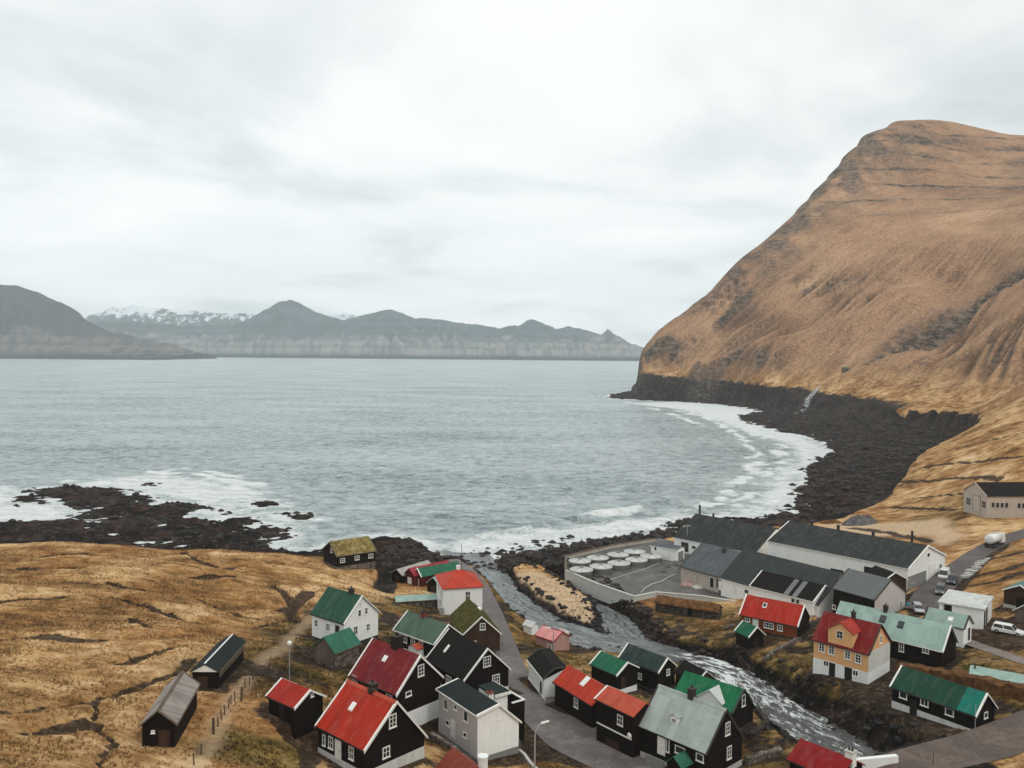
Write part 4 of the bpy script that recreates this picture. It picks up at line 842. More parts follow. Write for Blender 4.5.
# ------------------------------------------------------------------ buildings
class House:
    def __init__(s, key, name, label, cat='house', group=None, p=None):
        s.p = p or P[key]; x, y, z, a, s.L, s.W, s.h, s.r, s.k = s.p
        s.root = empty(name, (x, y, z), R(a), label, cat, group); s.x, s.y, s.z, s.a = x, y, z, R(a)
        s.hl = s.L / 2 - 0.25; s.hw = s.W / 2 - 0.25
    def rz(s, y):                                   # roof surface height at local y
        return s.h + s.r * (1 - abs(y) / (s.W / 2)) if y < 0 else s.h + s.r - (s.r + s.k) * y / (s.W / 2)
    def loc(s, P3):
        d = np.asarray(P3, float) - np.array([s.x, s.y, s.z]); c, q = math.cos(s.a), math.sin(s.a)
        return np.array([d[0] * c + d[1] * q, -d[0] * q + d[1] * c, d[2]])
    def ray(s, px, py):
        o = s.loc(CAM); e = s.loc(CAM + ray(px, py)); return o, e - o
    def wall_uv(s, wall, px, py):
        o, d = s.ray(px, py)
        ax, v = {'near': (1, -s.hw), 'far': (1, s.hw), 'left': (0, -s.hl), 'right': (0, s.hl)}[wall]
        q = o + d * (v - o[ax]) / d[ax]; return (q[0] if ax == 1 else q[1]), q[2]
    def roof_xy(s, px, py):                         # near slope
        o, d = s.ray(px, py); n = np.array([0, -s.r, s.W / 2]); n0 = n @ np.array([0, 0, s.h + s.r])
        return o + d * ((n0 - n @ o) / (n @ d))
    def map(s, wall):
        return {'near': lambda a, b, c: (a, -s.hw - c, b), 'far': lambda a, b, c: (-a, s.hw + c, b),
                'left': lambda a, b, c: (-s.hl - c, -a, b), 'right': lambda a, b, c: (s.hl + c, a, b)}[wall]
    def shell(s, wall, roof, base=None, base_h=0.0, t=0.14, gable=None, deep=2.6):
        w = s.hw; o = t * 1.02
        prof = [(-w, base_h if base else -deep), (w, base_h if base else -deep), (w, s.rz(w) - o), (0, s.h + s.r - o), (-w, s.rz(-w) - o)]
        s.wallmesh = MB().prism(prof, -s.hl, s.hl, lambda y, z, x: (x, y, z)).build('wall', M[wall], s.root)
        if base:
            MB().box(-s.hl - .035, s.hl + .035, -w - .035, w + .035, -deep, base_h - 0.002).build('foundation', M[base], s.root)
        W2 = s.W / 2
        pr = [(-W2, s.h), (0, s.h + s.r), (W2, s.h - s.k), (W2, s.h - s.k - t), (0, s.h + s.r - t), (-W2, s.h - t)]
        s.roof = MB().prism(pr, -s.L / 2, s.L / 2, lambda y, z, x: (x, y, z)).build('roof', M[roof], s.root)
        return s
    def barge(s, ends='lr', mat='trim', w=0.24, th=0.07):
        W2 = s.W / 2
        for e_ in ends:
            sx = -1 if e_ == 'l' else 1; x0 = sx * (s.L / 2 + 0.003); x1 = x0 + sx * th
            for y0, z0 in ((-W2 - .05, s.h + .02), (W2 + .05, s.h - s.k + .02)):
                z1 = s.h + s.r + .05
                MB().prism([(y0, z0), (0, z1), (0, z1 - w), (y0, z0 - w)], x0, x1, lambda y, z, x: (x, y, z)).build('barge_board', M[mat], s.root)
                # cover strip on the roof edge
            for y0, z0, g in ((-W2, s.h, 1), (W2, s.h - s.k, -1)):
                a0, a1 = sorted((x0, x0 - sx * .17))
                MB().prism([(y0, z0 + .012), (0, s.h + s.r + .012), (0, s.h + s.r + .05), (y0, z0 + .05)], a0, a1, lambda y, z, x: (x, y, z)).build('verge_strip', M[mat], s.root)
        return s
    def gutter(s, mat='trim', sides='n'):
        for e_ in sides:
            y = -s.W / 2 if e_ == 'n' else s.W / 2; z = s.h if e_ == 'n' else s.h - s.k; q = -1 if e_ == 'n' else 1
            y0, y1 = sorted((y + q * .004, y + q * .1))
            MB().box(-s.L / 2 + .02, s.L / 2 - .02, y0, y1, z - .17, z - .04).build('gutter', M[mat], s.root)
        return s
    def cap(s, mat, w=0.2):
        z = s.h + s.r; k = s.r / (s.W / 2) * w
        MB().prism([(-w, z - k + .02), (0, z + .02), (w, z - k + .02), (w, z - k + .06), (0, z + .07), (-w, z - k + .06)], -s.L / 2 + .03, s.L / 2 - .03, lambda y, z, x: (x, y, z)).build('ridge_cap', M[mat], s.root)
        return s
    def win(s, wall, px, py, w=0.95, h=1.25, c=2, r=2, mat='trim', uv=None):
        u, v = uv or s.wall_uv(wall, px, py); f = s.map(wall); m = MB(); b = .11
        def bx(m, a0, a1, z0, z1, d0, d1):
            m.hexa([f(a0, z0, d0), f(a1, z0, d0), f(a1, z0, d1), f(a0, z0, d1)], [f(a0, z1, d0), f(a1, z1, d0), f(a1, z1, d1), f(a0, z1, d1)])
        x0, x1, z0, z1 = u - w / 2, u + w / 2, v - h / 2, v + h / 2
        bx(m, x0, x0 + b, z0, z1, -.02, .08); bx(m, x1 - b, x1, z0, z1, -.02, .08)
        bx(m, x0 + b, x1 - b, z0, z0 + b, -.02, .08); bx(m, x0 + b, x1 - b, z1 - b, z1, -.02, .08)
        for i in range(1, c): q = x0 + w * i / c; bx(m, q - .035, q + .035, z0 + b, z1 - b, -.02, .072)
        for j in range(1, r): q = z0 + h * j / r; bx(m, x0 + b, x1 - b, q - .03, q + .03, -.02, .066)
        o = m.build('window', M[mat], s.root)
        g = MB(); bx(g, x0 + b * .8, x1 - b * .8, z0 + b * .8, z1 - b * .8, -.015, .045); g.build('pane', M['glass'], o)
        sl = MB(); bx(sl, x0 - .06, x1 + .06, z0 - .06, z0 - .002, -.02, .14); sl.build('sill', M[mat], o)
        return s
    def door(s, wall, px, py, w=0.95, h=2.0, mat='trim', uv=None, frame='trim', name='door'):
        u, v = uv or s.wall_uv(wall, px, py); f = s.map(wall); m = MB()
        def bx(m, a0, a1, z0, z1, d0, d1):
            m.hexa([f(a0, z0, d0), f(a1, z0, d0), f(a1, z0, d1), f(a0, z0, d1)], [f(a0, z1, d0), f(a1, z1, d0), f(a1, z1, d1), f(a0, z1, d1)])
        x0, x1, z0, z1 = u - w / 2, u + w / 2, v - h / 2, v + h / 2
        bx(m, x0, x1, z0, z1, -.02, .05); o = m.build(name, M[mat], s.root)
        if frame:
            g = MB(); bx(g, x0 - .1, x0 - .002, z0, z1 + .1, -.02, .07); bx(g, x1 + .002, x1 + .1, z0, z1 + .1, -.02, .07); bx(g, x0, x1, z1 + .002, z1 + .1, -.02, .07); g.build('frame', M[frame], o)
        if name == 'door': k = MB(); bx(k, x1 - .14, x1 - .09, z0 + .45 * h, z0 + .52 * h, .051, .1); k.build('handle', M['iron'], o)
        return s
    def chimney(s, fx, mat, w=0.7, hgt=1.2, y=0.0, capm='iron', yw=None):
        x = (fx - .5) * s.L; yw = yw or w; zb = s.rz(y) - 0.6 - s.r * .2; zt = s.rz(y) + hgt
        o = MB().box(x - w / 2, x + w / 2, y - yw / 2, y + yw / 2, zb, zt).build('chimney', M[mat], s.roof)
        MB().box(x - w / 2 - .08, x + w / 2 + .08, y - yw / 2 - .08, y + yw / 2 + .08, zt + .002, zt + .14).build('chimney_cap', M[capm], s.roof)
        for q in ((-.18, .18) if w > .75 else (0,)):
            MB().lathe([(.13, zt + .142), (.11, zt + .5)], 10, (x + q, y, 0)).build('chimney_pot', M['iron'], s.roof)
        return s
    def skylight(s, px, py, w=0.7, l=0.9, mat='trim', pane='glass'):
        q = s.roof_xy(px, py); k = s.r / (s.W / 2); c = math.cos(math.atan(k)); m = MB(); dy = l / 2 * c
        def f(a, b, d): return (q[0] + a, q[1] + b, s.rz(min(q[1] + b, -.001)) + d)
        m.hexa([f(-w / 2, -dy, .003), f(w / 2, -dy, .003), f(w / 2, dy, .003), f(-w / 2, dy, .003)], [f(-w / 2, -dy, .12), f(w / 2, -dy, .12), f(w / 2, dy, .12), f(-w / 2, dy, .12)])
        o = m.build('skylight', M[mat], s.roof)
        b = .1; g = MB(); g.hexa([f(-w / 2 + b, -dy + b, .11), f(w / 2 - b, -dy + b, .11), f(w / 2 - b, dy - b, .11), f(-w / 2 + b, dy - b, .11)], [f(-w / 2 + b, -dy + b, .135), f(w / 2 - b, -dy + b, .135), f(w / 2 - b, dy - b, .135), f(-w / 2 + b, dy - b, .135)])
        if pane: g.build('skylight_pane', M[pane], s.roof)
        return s
    def dormer(s, x0, x1, y0, zt, rise, wall, roof, name='dormer', ov=.18, win=None, zb=None):
        """cross gable on the near side: front face at local y0"""
        yb = -0.02; xm = (x0 + x1) / 2; zb = (s.rz(y0) - .3 if y0 > -s.W / 2 else 0) if zb is None else zb
        o = MB().prism([(x0, zb), (x1, zb), (x1, zt), (xm, zt + rise), (x0, zt)], y0, yb, lambda x, z, y: (x, y, z)).build(name, M[wall], s.root)
        w = x1 - x0; k = rise / (w / 2)
        pr = [(x0 - ov, zt - k * ov + .02), (xm, zt + rise + .02), (x1 + ov, zt - k * ov + .02), (x1 + ov, zt - k * ov + .14), (xm, zt + rise + .14), (x0 - ov, zt - k * ov + .14)]
        MB().prism(pr, y0 - ov, yb, lambda x, z, y: (x, y, z)).build(name + '_roof', M[roof], o)
        if win:
            u, v, ww, hh = win; m = MB(); m.box(u - ww / 2, u + ww / 2, y0 - .06, y0 + .02, v - hh / 2, v + hh / 2)
            wo = m.build('window_frame', M['trim'], o)
            for i in (0, 1):
                for j in (0, 1):
                    a = u - ww / 2 + .09 + i * (ww / 2 - .06); b = v - hh / 2 + .09 + j * (hh / 2 - .06)
                    MB().box(a, a + ww / 2 - .12, y0 - .07, y0 - .03, b, b + hh / 2 - .12).build('pane', M['glass'], o)
        return o
def turf_top(h, mat, seed):
    """rough turf laid over both slopes of a roof"""
    nx, ny = int(h.L / .22) + 2, int(h.W / .22) + 2
    xs = np.linspace(-h.L / 2 + .06, h.L / 2 - .06, nx); ys = np.linspace(-h.W / 2 + .06, h.W / 2 - .06, ny); XX, YY = np.meshgrid(xs, ys)
    zr = np.where(YY < 0, h.h + h.r * (1 - np.abs(YY) / (h.W / 2)), h.h + h.r - (h.r + h.k) * YY / (h.W / 2))
    ed = np.minimum(np.minimum(XX - xs[0], xs[-1] - XX), np.minimum(YY - ys[0], ys[-1] - YY))
    zz_ = zr + (.16 + fbm(XX / .9, YY / .9, 4, seed) * .16 + ridged(XX / .35, YY / .35, 2, seed + 4) * .08) * sstep(-.05, .25, ed) + .02
    i = np.arange(nx * ny).reshape(ny, nx)
    o = np_mesh('turf', np.stack([XX, YY, zz_], -1).reshape(-1, 3), np.stack([i[:-1, :-1], i[:-1, 1:], i[1:, 1:], i[1:, :-1]], -1).reshape(-1, 4), M[mat], False)
    o.parent = h.root
def pole_thing(name, label, cat, base, hgt, r=.06, mat='galv', group=None):
    o = empty(name, base, 0, label, cat, group); MB().tube([(0, 0, -.6), (0, 0, hgt)], [r * 1.25, r], 10).build('pole', M[mat], o); return o

# left field
h = House('A_shingle', 'outbuilding', 'long dark outbuilding with a grey weathered plank roof, standing lowest left in the dry field', 'outbuilding').shell('tar', 'shingle').gutter('weathered')
h.barge('lr', 'weathered', .18); h.cap('weathered'); h.win('left', 164, 731, .35, .3, 1, 1); h.door('left', 153, 740, 1.1, 1.9, 'tar_brown', frame=None)
h = House('B_green_out', 'outbuilding', 'dark felt-roofed outbuilding with a white gable triangle, above the grey plank-roofed one', 'outbuilding').shell('tar', 'f_slate').gutter('weathered').cap('trim', .1)
m = MB(); q = h.hw; m.prism([(-q - .1, h.h - .1), (q + .1, h.h - .1), (0, h.h + h.r - .2)], -h.L / 2 + .1, -h.hl - .003, lambda y, z, x: (x, y, z)); m.build('gable_panel', M['trim'], h.root)
MB().box(-h.hl * .9, h.hl * .9, -h.hw - .09, -h.hw - .003, 1.3, 2.0).build('pale_board', M['weathered'], h.root); h.door('left', 208, 684, 1.2, 1.8, 'tar_brown', frame=None)
h = House('C_red_shed', 'shed', 'low black shed with a white-edged red roof on trodden ground by the dry field', 'shed').shell('tar', 'r_red2').barge('lr').gutter('black')
h.win('right', 312, 695, .4, .4, 1, 1); h.door('near', 282, 713, 1.0, 1.7, 'black', frame=None)
h = House('D_main_red', 'house', 'large black house with a bright red roof and white-edged gable, nearest at the lower left').shell('tar', 'r_red', 'whitewash', .9).barge('lr', w=.32).gutter('black').cap('r_coral', .32)
h.win('near', 324.2, 740, .55, 1.25, 1, 2).win('near', 331, 742.5, .85, 1.35, 2, 2).door('near', 338.3, 750, .9, 2.0).win('near', 351.6, 753, .85, 1.4, 2, 2).win('right', 392.5, 720.7, 1.0, 1.45, 2, 3).win('right', 386, 752, 1.0, 1.2, 2, 2)
h.skylight(352.3, 707, .7, .95, 'trim', 'white_render').chimney(.52, 'stone_dark', .75, .7)
MB().box(-h.hl, h.hl * .2, -h.hw - 1.5, -h.hw - .05, -1.5, .12).build('doorstep', M['conc_grey'], h.root)
h = House('E_dark_red', 'house', 'black house with a dark crimson roof and big black chimney, behind the bright red-roofed one').shell('tar', 'r_oxblood', 'white_render', 1.9).barge('lr', w=.32).gutter('black')
h.win('right', 420.8, 670.3, 1.05, 1.5, 2, 3).win('right', 408.3, 693.7, 1.0, .65, 1, 1).win('near', 389.5, 695, 1.1, 1.0, 2, 2).win('near', 354.7, 680, 1.0, 1.2, 2, 2).win('near', 372, 688, 1.0, 1.1, 2, 2)
h.skylight(384.8, 659, .7, .8, 'trim', 'white_render').chimney(.5, 'black', 1.15, 1.5, .2)
h.dormer(-1.4, 1.2, -h.hw - 1.5, 3.5, .7, 'tar', 'r_oxblood', 'porch', zb=-1)
h = House('F_white_green', 'house', 'white house with a dark green roof standing alone above the dry field').shell('white', 'r_green', 'stone_dark', .45).gutter('black').barge('r', 'trim', .2)
h.win('near', 316.4, 623.3, .9, 1.2).win('near', 328.1, 627.2, 1.1, 1.3, 3, 3).door('near', 337.5, 630, 1.0, 1.5, 'black').win('right', 359.4, 613.1, .7, 1.1, 1, 2).win('right', 366.1, 610.8, .65, 1.1, 1, 2).win('right', 355.5, 630.3, .9, 1.4, 2, 2).win('right', 368, 627, .8, 1.2, 2, 2).win('right', 360, 604.3, .4, .5, 1, 1)
h.chimney(.68, 'iron', .7, .55)
h = House('G_stone', 'barn', 'small rubble stone barn with a sea green roof, in front of the white green-roofed house', 'barn').shell('stone', 'r_green2').gutter('weathered')
q = h.hw; MB().prism([(-q + .02, 0.9), (q - .02, 0.9), (q - .02, h.rz(q) - .16), (0, h.h + h.r - .17), (-q + .02, h.rz(-q) - .16)], -h.hl - .06, -h.hl - .003, lambda y, z, x: (x, y, z)).build('gable_boards', M['weathered'], h.root)
h.win('left', 322.5, 657, 1.3, 1.5, 3, 2, 'weathered').win('left', 322.5, 642.5, .4, .45, 1, 1, 'weathered')
h = House('H_turf_boat', 'boathouse', 'black boathouse with a straw-coloured turf roof on the rocky shore', 'boathouse').shell('tar', 't_straw', 'stone', 1.0).barge('lr', 'weathered', .2).gutter('weathered'); turf_top(h, 't_straw', 201)
h.win('near', 342.5, 560.3, 1.2, 1.0).win('near', 357, 557.8, 1.2, 1.0).win('near', 370.8, 555.8, 1.2, 1.0).win('left', 328.9, 549, .8, 1.1, 1, 2)
# boat sheds by the landing
for key, lab, wl_, rf, br in (('I_grey_boat', 'dark boat shed with a pale grey roof, leftmost of the row at the landing', 'tar', 'r_boatgrey', 0), ('I_red_boat', 'boat shed with a dark pink roof, middle of the row at the landing', 'darkred_wall', 'r_boatred', 0),
                              ('I_green_boat', 'boat shed with a bright green roof, rightmost of the row at the landing', 'darkred_wall', 'r_boatgreen', 1)):
    h = House(key, 'boat_shed', lab, 'boat shed', 'boat sheds at the landing').shell(wl_, rf)
    if br: h.barge('l')
    h.door('left', 0, 0, 1.3, 1.5, 'tar_brown' if rf == 'r_boatgrey' else 'trim', uv=(0, 1.0), frame='trim' if rf == 'r_boatred' else None)
h = House(None, 'boat_shed', 'small black boat shed with a pale green roof beside the white hipped-roof house', 'boat shed', 'boat sheds at the landing', p=(*atz(440, 590, 3.2)[:2], 3.2, 62, 6.5, 3.6, 2.3, 1.5, 0)).shell('tar', 'r_pale'); h.door('left', 0, 0, 1.2, 1.5, 'tar_brown', uv=(0, .9), frame=None)
# low pale roof beside the white house
h = House(None, 'shed', 'long low stone shed with a pale roof beside the white hipped-roof house', 'shed', p=(*atz(417, 606, 5.0)[:2], 5.0, 14, 9.6, 3.6, 1.7, .8, .3)).shell('stone', 'r_pale').gutter('weathered')
h.door('left', 0, 0, .9, 1.4, 'weathered', uv=(0, .7), frame=None)
# hip-roofed house K
yaw = R(12.9); wd, dp = 8.1, 10.2; kx_, ky_ = -13.89 + .35 * math.cos(yaw) - .35 * math.sin(yaw), 171.36 + .35 * math.cos(yaw) + .35 * math.sin(yaw)
rt = empty('house', (kx_ + wd / 2 * math.cos(yaw), ky_ + wd / 2 * math.sin(yaw), 6.0), yaw, 'white two-storey house with a bright red hipped roof beside the harbour road', 'house')
hh = 5.5; MB().box(-wd / 2, wd / 2, 0, dp, -2.5, hh - .1).build('wall', M['white_render'], rt)
ov = .35; e_ = [(-wd / 2 - ov, -ov, hh), (wd / 2 + ov, -ov, hh), (wd / 2 + ov, dp + ov, hh), (-wd / 2 - ov, dp + ov, hh)]; lo = [(x, y, z - .16) for x, y, z in e_]
MB().add(e_ + lo + [(-.5, dp / 2, hh + 2.3), (.5, dp / 2, hh + 2.3)], [(0, 1, 9, 8), (1, 2, 9), (2, 3, 8, 9), (3, 0, 8), (4, 7, 6, 5), (0, 4, 5, 1), (1, 5, 6, 2), (2, 6, 7, 3), (3, 7, 4, 0)]).build('roof', M['r_hip'], rt)
rf = rt.children[-1] if False else [c for c in rt.children if c.name.startswith('roof')][0]
for q in (0, 1, 2, 3):
    tp = (-.5 if q in (0, 3) else .5, dp / 2, hh + 2.33); MB().tube([e_[q], tp], .07, 6).build('hip_trim', M['r_coral'], rf)
MB().box(-.5, .3, dp / 2 + .2, dp / 2 + .9, hh + 1.2, hh + 3.1).build('chimney', M['white_render'], rf)
for x, z, w_, h_ in ((1.0, 3.3, 1.0, 2.6),):
    o = MB().box(x - w_ / 2, x + w_ / 2, -.07, .02, z - h_ / 2, z + h_ / 2).build('window', M['trim'], rt)
    for i in (0, 1):
        for j in range(3): MB().box(x - w_ / 2 + .09 + i * (w_ / 2 - .04), x - .04 + i * (w_ / 2 - .04), -.085, -.03, z - h_ / 2 + .1 + j * .83, z - h_ / 2 + .83 + j * .83).build('pane', M['glass'], o)
for y, z in ((2.2, 3.9), (6.6, 3.9), (4.2, 1.4)):
    o = MB().box(-wd / 2 - .07, -wd / 2 + .02, y - .5, y + .5, z - .7, z + .7).build('window', M['trim'], rt); MB().box(-wd / 2 - .085, -wd / 2 - .03, y - .4, y + .4, z - .6, z + .6).build('pane', M['glass'], o)
st = MB()
for i in range(5): st.box(-wd / 2 - .9, -wd / 2 - .003, -.2 - i * .35 - .35, -.2 - i * .35, -1, 1.5 - i * .3)
st.build('outside_stair', M['conc_grey'], rt)
h = House('L_turf_brown', 'house', 'brown boarded house with a green turf roof and white-edged gable beside the road').shell('tar_brown', 't_green', 'stone_dark', .5).barge('l', w=.28).gutter('weathered', 'nf'); turf_top(h, 't_green', 207)
h.win('left', 480, 626.7, 1.0, 1.2).door('left', 489, 645, .9, 1.8, 'tar'); MB().box(1.2, 2.4, -1.6, -1.0, h.rz(-1.3) - .1, h.rz(-1.3) + .45).build('roof_vent', M['trim'], h.root)
h = House('M_greygreen', 'house', 'dark house with a faded grey-green roof and brick chimney, behind the crimson roof').shell('tar', 'r_greygreen', 'whitewash', .8).barge('lr', w=.24).gutter('trim')
h.win('near', 405.2, 638.7, 1.0, 1.3).win('near', 413, 641.5, 1.0, 1.3).win('near', 421, 644.5, 1.0, 1.3).chimney(.42, 'brick', .8, .8)
h.dormer(.2, 2.4, -h.hw - 1.4, 2.1, .5, 'white', 'r_coral', 'porch', zb=-1)
h = House('N_black', 'house', 'black house with a black felt roof and white many-paned gable windows at the road bend').shell('tar', 'f_black', 'whitewash', .5).barge('lr', w=.28).gutter('black')
h.win('right', 486.9, 661.4, 1.35, 1.55, 3, 3).win('right', 495.8, 679.4, 1.35, 1.55, 3, 3).win('near', 448.9, 680, 1.5, 1.3, 4, 2).skylight(446.6, 648.9, .5, 1.3, 'trim', 'white_render')
h = House('O_white_grey', 'house', 'pale grey two-storey house with a dark low-pitched roof beside the parking area').shell('grey_boards', 'f_slate', 'conc_grey', .5).barge('lr', 'trim', .3).gutter('trim')
MB().prism([(-h.hw - .01, .55), (h.hw + .01, .55), (h.hw + .01, h.rz(h.hw) - .16), (0, h.h + h.r - .17), (-h.hw - .01, h.rz(-h.hw) - .16)], h.hl + .04, h.hl + .06, lambda y, z, x: (x, y, z)).build('gable_cladding', M['white'], h.root)
h.win('near', 446.2, 704.4, 1.0, 1.35, 1, 1).win('near', 455.9, 707.2, .8, .7, 1, 1).win('near', 466.1, 716.1, 1.0, 1.35, 1, 1).win('near', 447.8, 722.8, .9, .7, 1, 1).door('near', 453.2, 729.5, .9, 2.1).win('near', 465.3, 734.8, .85, .65, 1, 1).win('right', 499.4, 714.5, .85, 1.1, 1, 2)
h.chimney(.62, 'white_render', .75, .8, 1.0, 'brick')
an = MB().box(-4.4, -1.0, h.hw + .003, 5.2, -2, 4.75).build('annex', M['white'], h.root); MB().box(-4.7, -.7, h.hw + .01, 5.5, 4.752, 5.0).build('annex_roof', M['f_slate'], an)
MB().box(-4.75, -.65, 5.502, 5.56, 4.65, 5.05).build('annex_fascia', M['trim'], an); MB().box(-.698, -.64, h.hw + .01, 5.5, 4.65, 5.05).build('annex_fascia', M['trim'], an)
pb = MB()
for a in ((-4.5, -.5, 7.45, 7.6), (-4.5, -4.35, 5.6, 7.448), (-.65, -.5, 5.6, 7.448)): pb.box(*a, -2, 3.4)
pb.box(-4.349, -.651, 5.6, 7.449, -2, 2.4); pb = pb.build('balcony', M['tar'], h.root)
for a in ((-4.55, -.45, 7.4, 7.65), (-4.55, -4.3, 5.6, 7.398), (-.7, -.45, 5.6, 7.398)): MB().box(*a, 3.402, 3.54).build('balcony_rail', M['trim'], pb)
h = House('P_rust', 'house', 'house showing only its rusty red roof and round white chimney').shell('tar', 'r_rust', deep=4).gutter('black')
MB().lathe([(.5, h.h - 1), (.5, h.h + h.r + .6), (.56, h.h + h.r + .62), (.56, h.h + h.r + .8)], 14, (h.L / 2 - .4, .9, 0)).build('chimney', M['white_render'], h.roof); h.win('near', 0, 0, uv=(-1, 1.4))
h = House('Q_garage', 'garage', 'narrow white garage with a black felt roof beside the road, below the pink-roofed house', 'garage').shell('white', 'f_black').gutter('trim').barge('lr', 'iron', .16)
h.door('near', 541.2, 688.5, 1.0, 2.2, 'black'); q = h.hw; MB().prism([(-q, h.h - .2), (q, h.rz(q) - .2), (0, h.h + h.r - .18)], h.hl + .003, h.hl + .05, lambda y, z, x: (x, y, z)).build('gable_boards', M['tar'], h.root)
MB().box(-h.hl, h.hl + 1.4, -h.hw - .12, -h.hw - .003, -.3, .05).build('kerb', M['trim'], h.root)
h = House('R_red_long', 'house', 'long black house with an orange-red roof and one pale rooflight, along the parking area').shell('tar', 'r_red_long', deep=3.5).gutter('black').cap('r_coral', .14)
h.win('near', 576.2, 702.7, 1.0, 1.4, 2, 2).skylight(585, 681.6, .95, 1.6, 'trim', 'white_render')
h = House('R_red_ext', 'house', 'black house with a faded coral roof, joined to the end of the orange-red roofed one').shell('tar', 'r_coral', deep=3.5).gutter('black').barge('l', 'trim', .14)
h.win('near', 620.3, 720.2, 1.0, 1.35, 2, 2); u1, v1 = h.wall_uv('near', 594.5, 720.7); u2, v2 = h.wall_uv('near', 629.4, 737.4)
MB().box(-h.hl + .1, h.hl - .2, -h.hw - .12, -h.hw - .003, v1 - .1, v1 + .06).build('string_board', M['trim'], h.root)
h.door('near', 612, 748, 2.4, 2.3, 'tar_brown', frame=None, name='door_or_dark_bay')
sd_ = MB().lathe([(.02, 0), (.3, .05), (.38, .14)], 14, (0, 0, 0), 'y').build('satellite_dish', M['trim'], h.root); sd_.location = (h.hl - .4, -h.hw - .35, 3.0)
h = House('S_green_shed', 'shed', 'black shed with a sea green roof and white foundation, behind the orange-red roof', 'shed').shell('tar', 'r_green3', 'white_render', .9).barge('lr', w=.24).gutter('black'); h.door('right', 634, 680, .9, 1.7, 'tar_brown', uv=(-.8, 1.9), frame=None)
h = House('T_darkgreen', 'house', 'black house with a dark weathered green roof at the stream pool').shell('tar', 'r_deep', 'stone_dark', 1.0).barge('lr', w=.22).gutter('black'); h.win('right', 668, 672, .8, 1.0); h.win('near', 640, 676, .8, 1.0)
h = House('U_brown_small', 'shed', 'small dark brown shed between the dark green and bright green roofs by the rapids', 'shed').shell('tar_brown', 'f_black').barge('r', 'trim', .12); h.door('right', 0, 0, .9, 1.7, 'tar', uv=(0, .9), frame=None)
h = House('V_brightgreen', 'house', 'black house with a vivid green roof and white cross gable above the rapids').shell('tar', 'r_bright', 'stone_dark', 1.6, deep=3.2).barge('r', 'iron', .14).gutter('black')
h.win('right', 743.4, 700.3, .95, 1.6, 1, 2); q = h.roof_xy(710, 700)
h.dormer(q[0] - 1.7, q[0] + 2.0, -h.W / 2 + .3, h.h + .7, 1.3, 'white', 'r_white', 'cross_gable')
h = House('W_grey_black', 'house', 'large black house with a pale grey metal roof, white front door and small roof dormer').shell('tar', 'r_grey', 'conc_light', .8, deep=3.2).gutter('black').barge('lr', 'iron', .18).cap('r_grey', .25)
h.door('near', 661.5, 746, 1.0, 2.2).win('near', 668, 745, .5, 1.8, 1, 1).win('near', 680.2, 750.3, 1.5, .95, 1, 1).win('near', 700, 757.5, 1.1, .95, 1, 1).win('right', 727.5, 728.5, 1.0, 1.6, 2, 3).win('right', 728.9, 752.4, .95, 1.6, 2, 3)
h.chimney(.5, 'iron', .75, .9); q = h.roof_xy(675.5, 720); h.dormer(q[0] - .55, q[0] + .55, q[1] - .3, h.rz(q[1] - .3) + .75, .3, 'white', 'r_grey', 'roof_dormer', .12, (q[0], h.rz(q[1] - .3) + .35, .7, .5))
h.dormer(.9, 3.0, -h.hw - 2.2, 2.3, .9, 'tar', 'r_green2', 'porch', .2, zb=-2)
u, v = h.wall_uv('near', 661.5, 750); st = MB()
for i in range(4): st.box(u - .8 - i * .28, u + 1.4, -h.hw - 1.3, -h.hw - .04, -2.2, v - 1.2 - i * .2)
st.build('steps', M['conc_grey'], h.root); MB().box(u - 1.4, u + 1.45, -h.hw - 1.45, -h.hw - 1.31, -2.2, v + .1 - .55).build('step_parapet', M['conc_grey'], h.root)

# right bank
h = House('Y_red_br', 'house', 'house showing only its crimson roof and white chimney beside the bridge parapet').shell('tar', 'r_crimson', deep=4).gutter('black')
h.win('near', 0, 0, uv=(-1, 2.2)); h.chimney(.93, 'white_render', .9, .7, .3, 'conc_light')
h = House('Z_yellow', 'house', 'ochre two-storey house with a maroon roof, central dormer and whitewashed ground floor').shell('ochre', 'r_maroon', 'white_render', 1.9, deep=3).gutter('iron').barge('r', 'iron', .16)
MB().box(h.hl + .003, h.hl + .03, -h.hw - .02, h.hw + .02, 1.902, h.h + .15).build('gable_render', M['whitewash'], h.root)
for px, py in ((821.9, 647.3), (831.7, 650), (847.8, 654.7), (858.3, 658.6)): h.win('near', px, py, .95, 1.35, 2, 3)
h.win('near', 826.2, 663.4, .9, .95, 2, 1).win('near', 855.5, 673.1, .9, .95, 2, 1).door('near', 832.2, 669.6, 1.0, 2.1, 'black').door('near', 848.3, 674.5, 1.15, 2.2, 'black', frame=None, name='cellar_opening').win('right', 880.4, 639.2, .8, 1.2, 2, 2)  # the cellar opening's inner shade is a black panel on the wall
u0, _ = h.wall_uv('near', 828.2, 636); u1, _ = h.wall_uv('near', 852.6, 648); u, v = h.wall_uv('near', 840, 634.6)
h.dormer(u0, u1, -h.hw - .02, h.h + 2.35, 1.25, 'ochre', 'r_dormer', 'dormer', .2, (u, v, 1.0, 1.2), zb=h.h - .4); h.chimney(.52, 'iron', .55, .8)
h = House('AA_brown_red', 'house', 'rust brown cottage with a red roof and white windows below the white warehouse').shell('rust_wall', 'r_brown_red', 'stone_dark', .35).barge('lr', w=.26).gutter('iron')
h.win('near', 747.5, 619, 1.0, 1.0).win('near', 768.7, 625.4, 1.9, 1.1, 4, 2).win('near', 780, 628, 1.0, 1.05, 2, 2).door('near', 755.6, 622.6, .9, 1.8).skylight(764.8, 605.6, .8, 1.0, 'trim').door('right', 0, 0, .9, 1.8, 'tar', uv=(1, 1), frame=None)
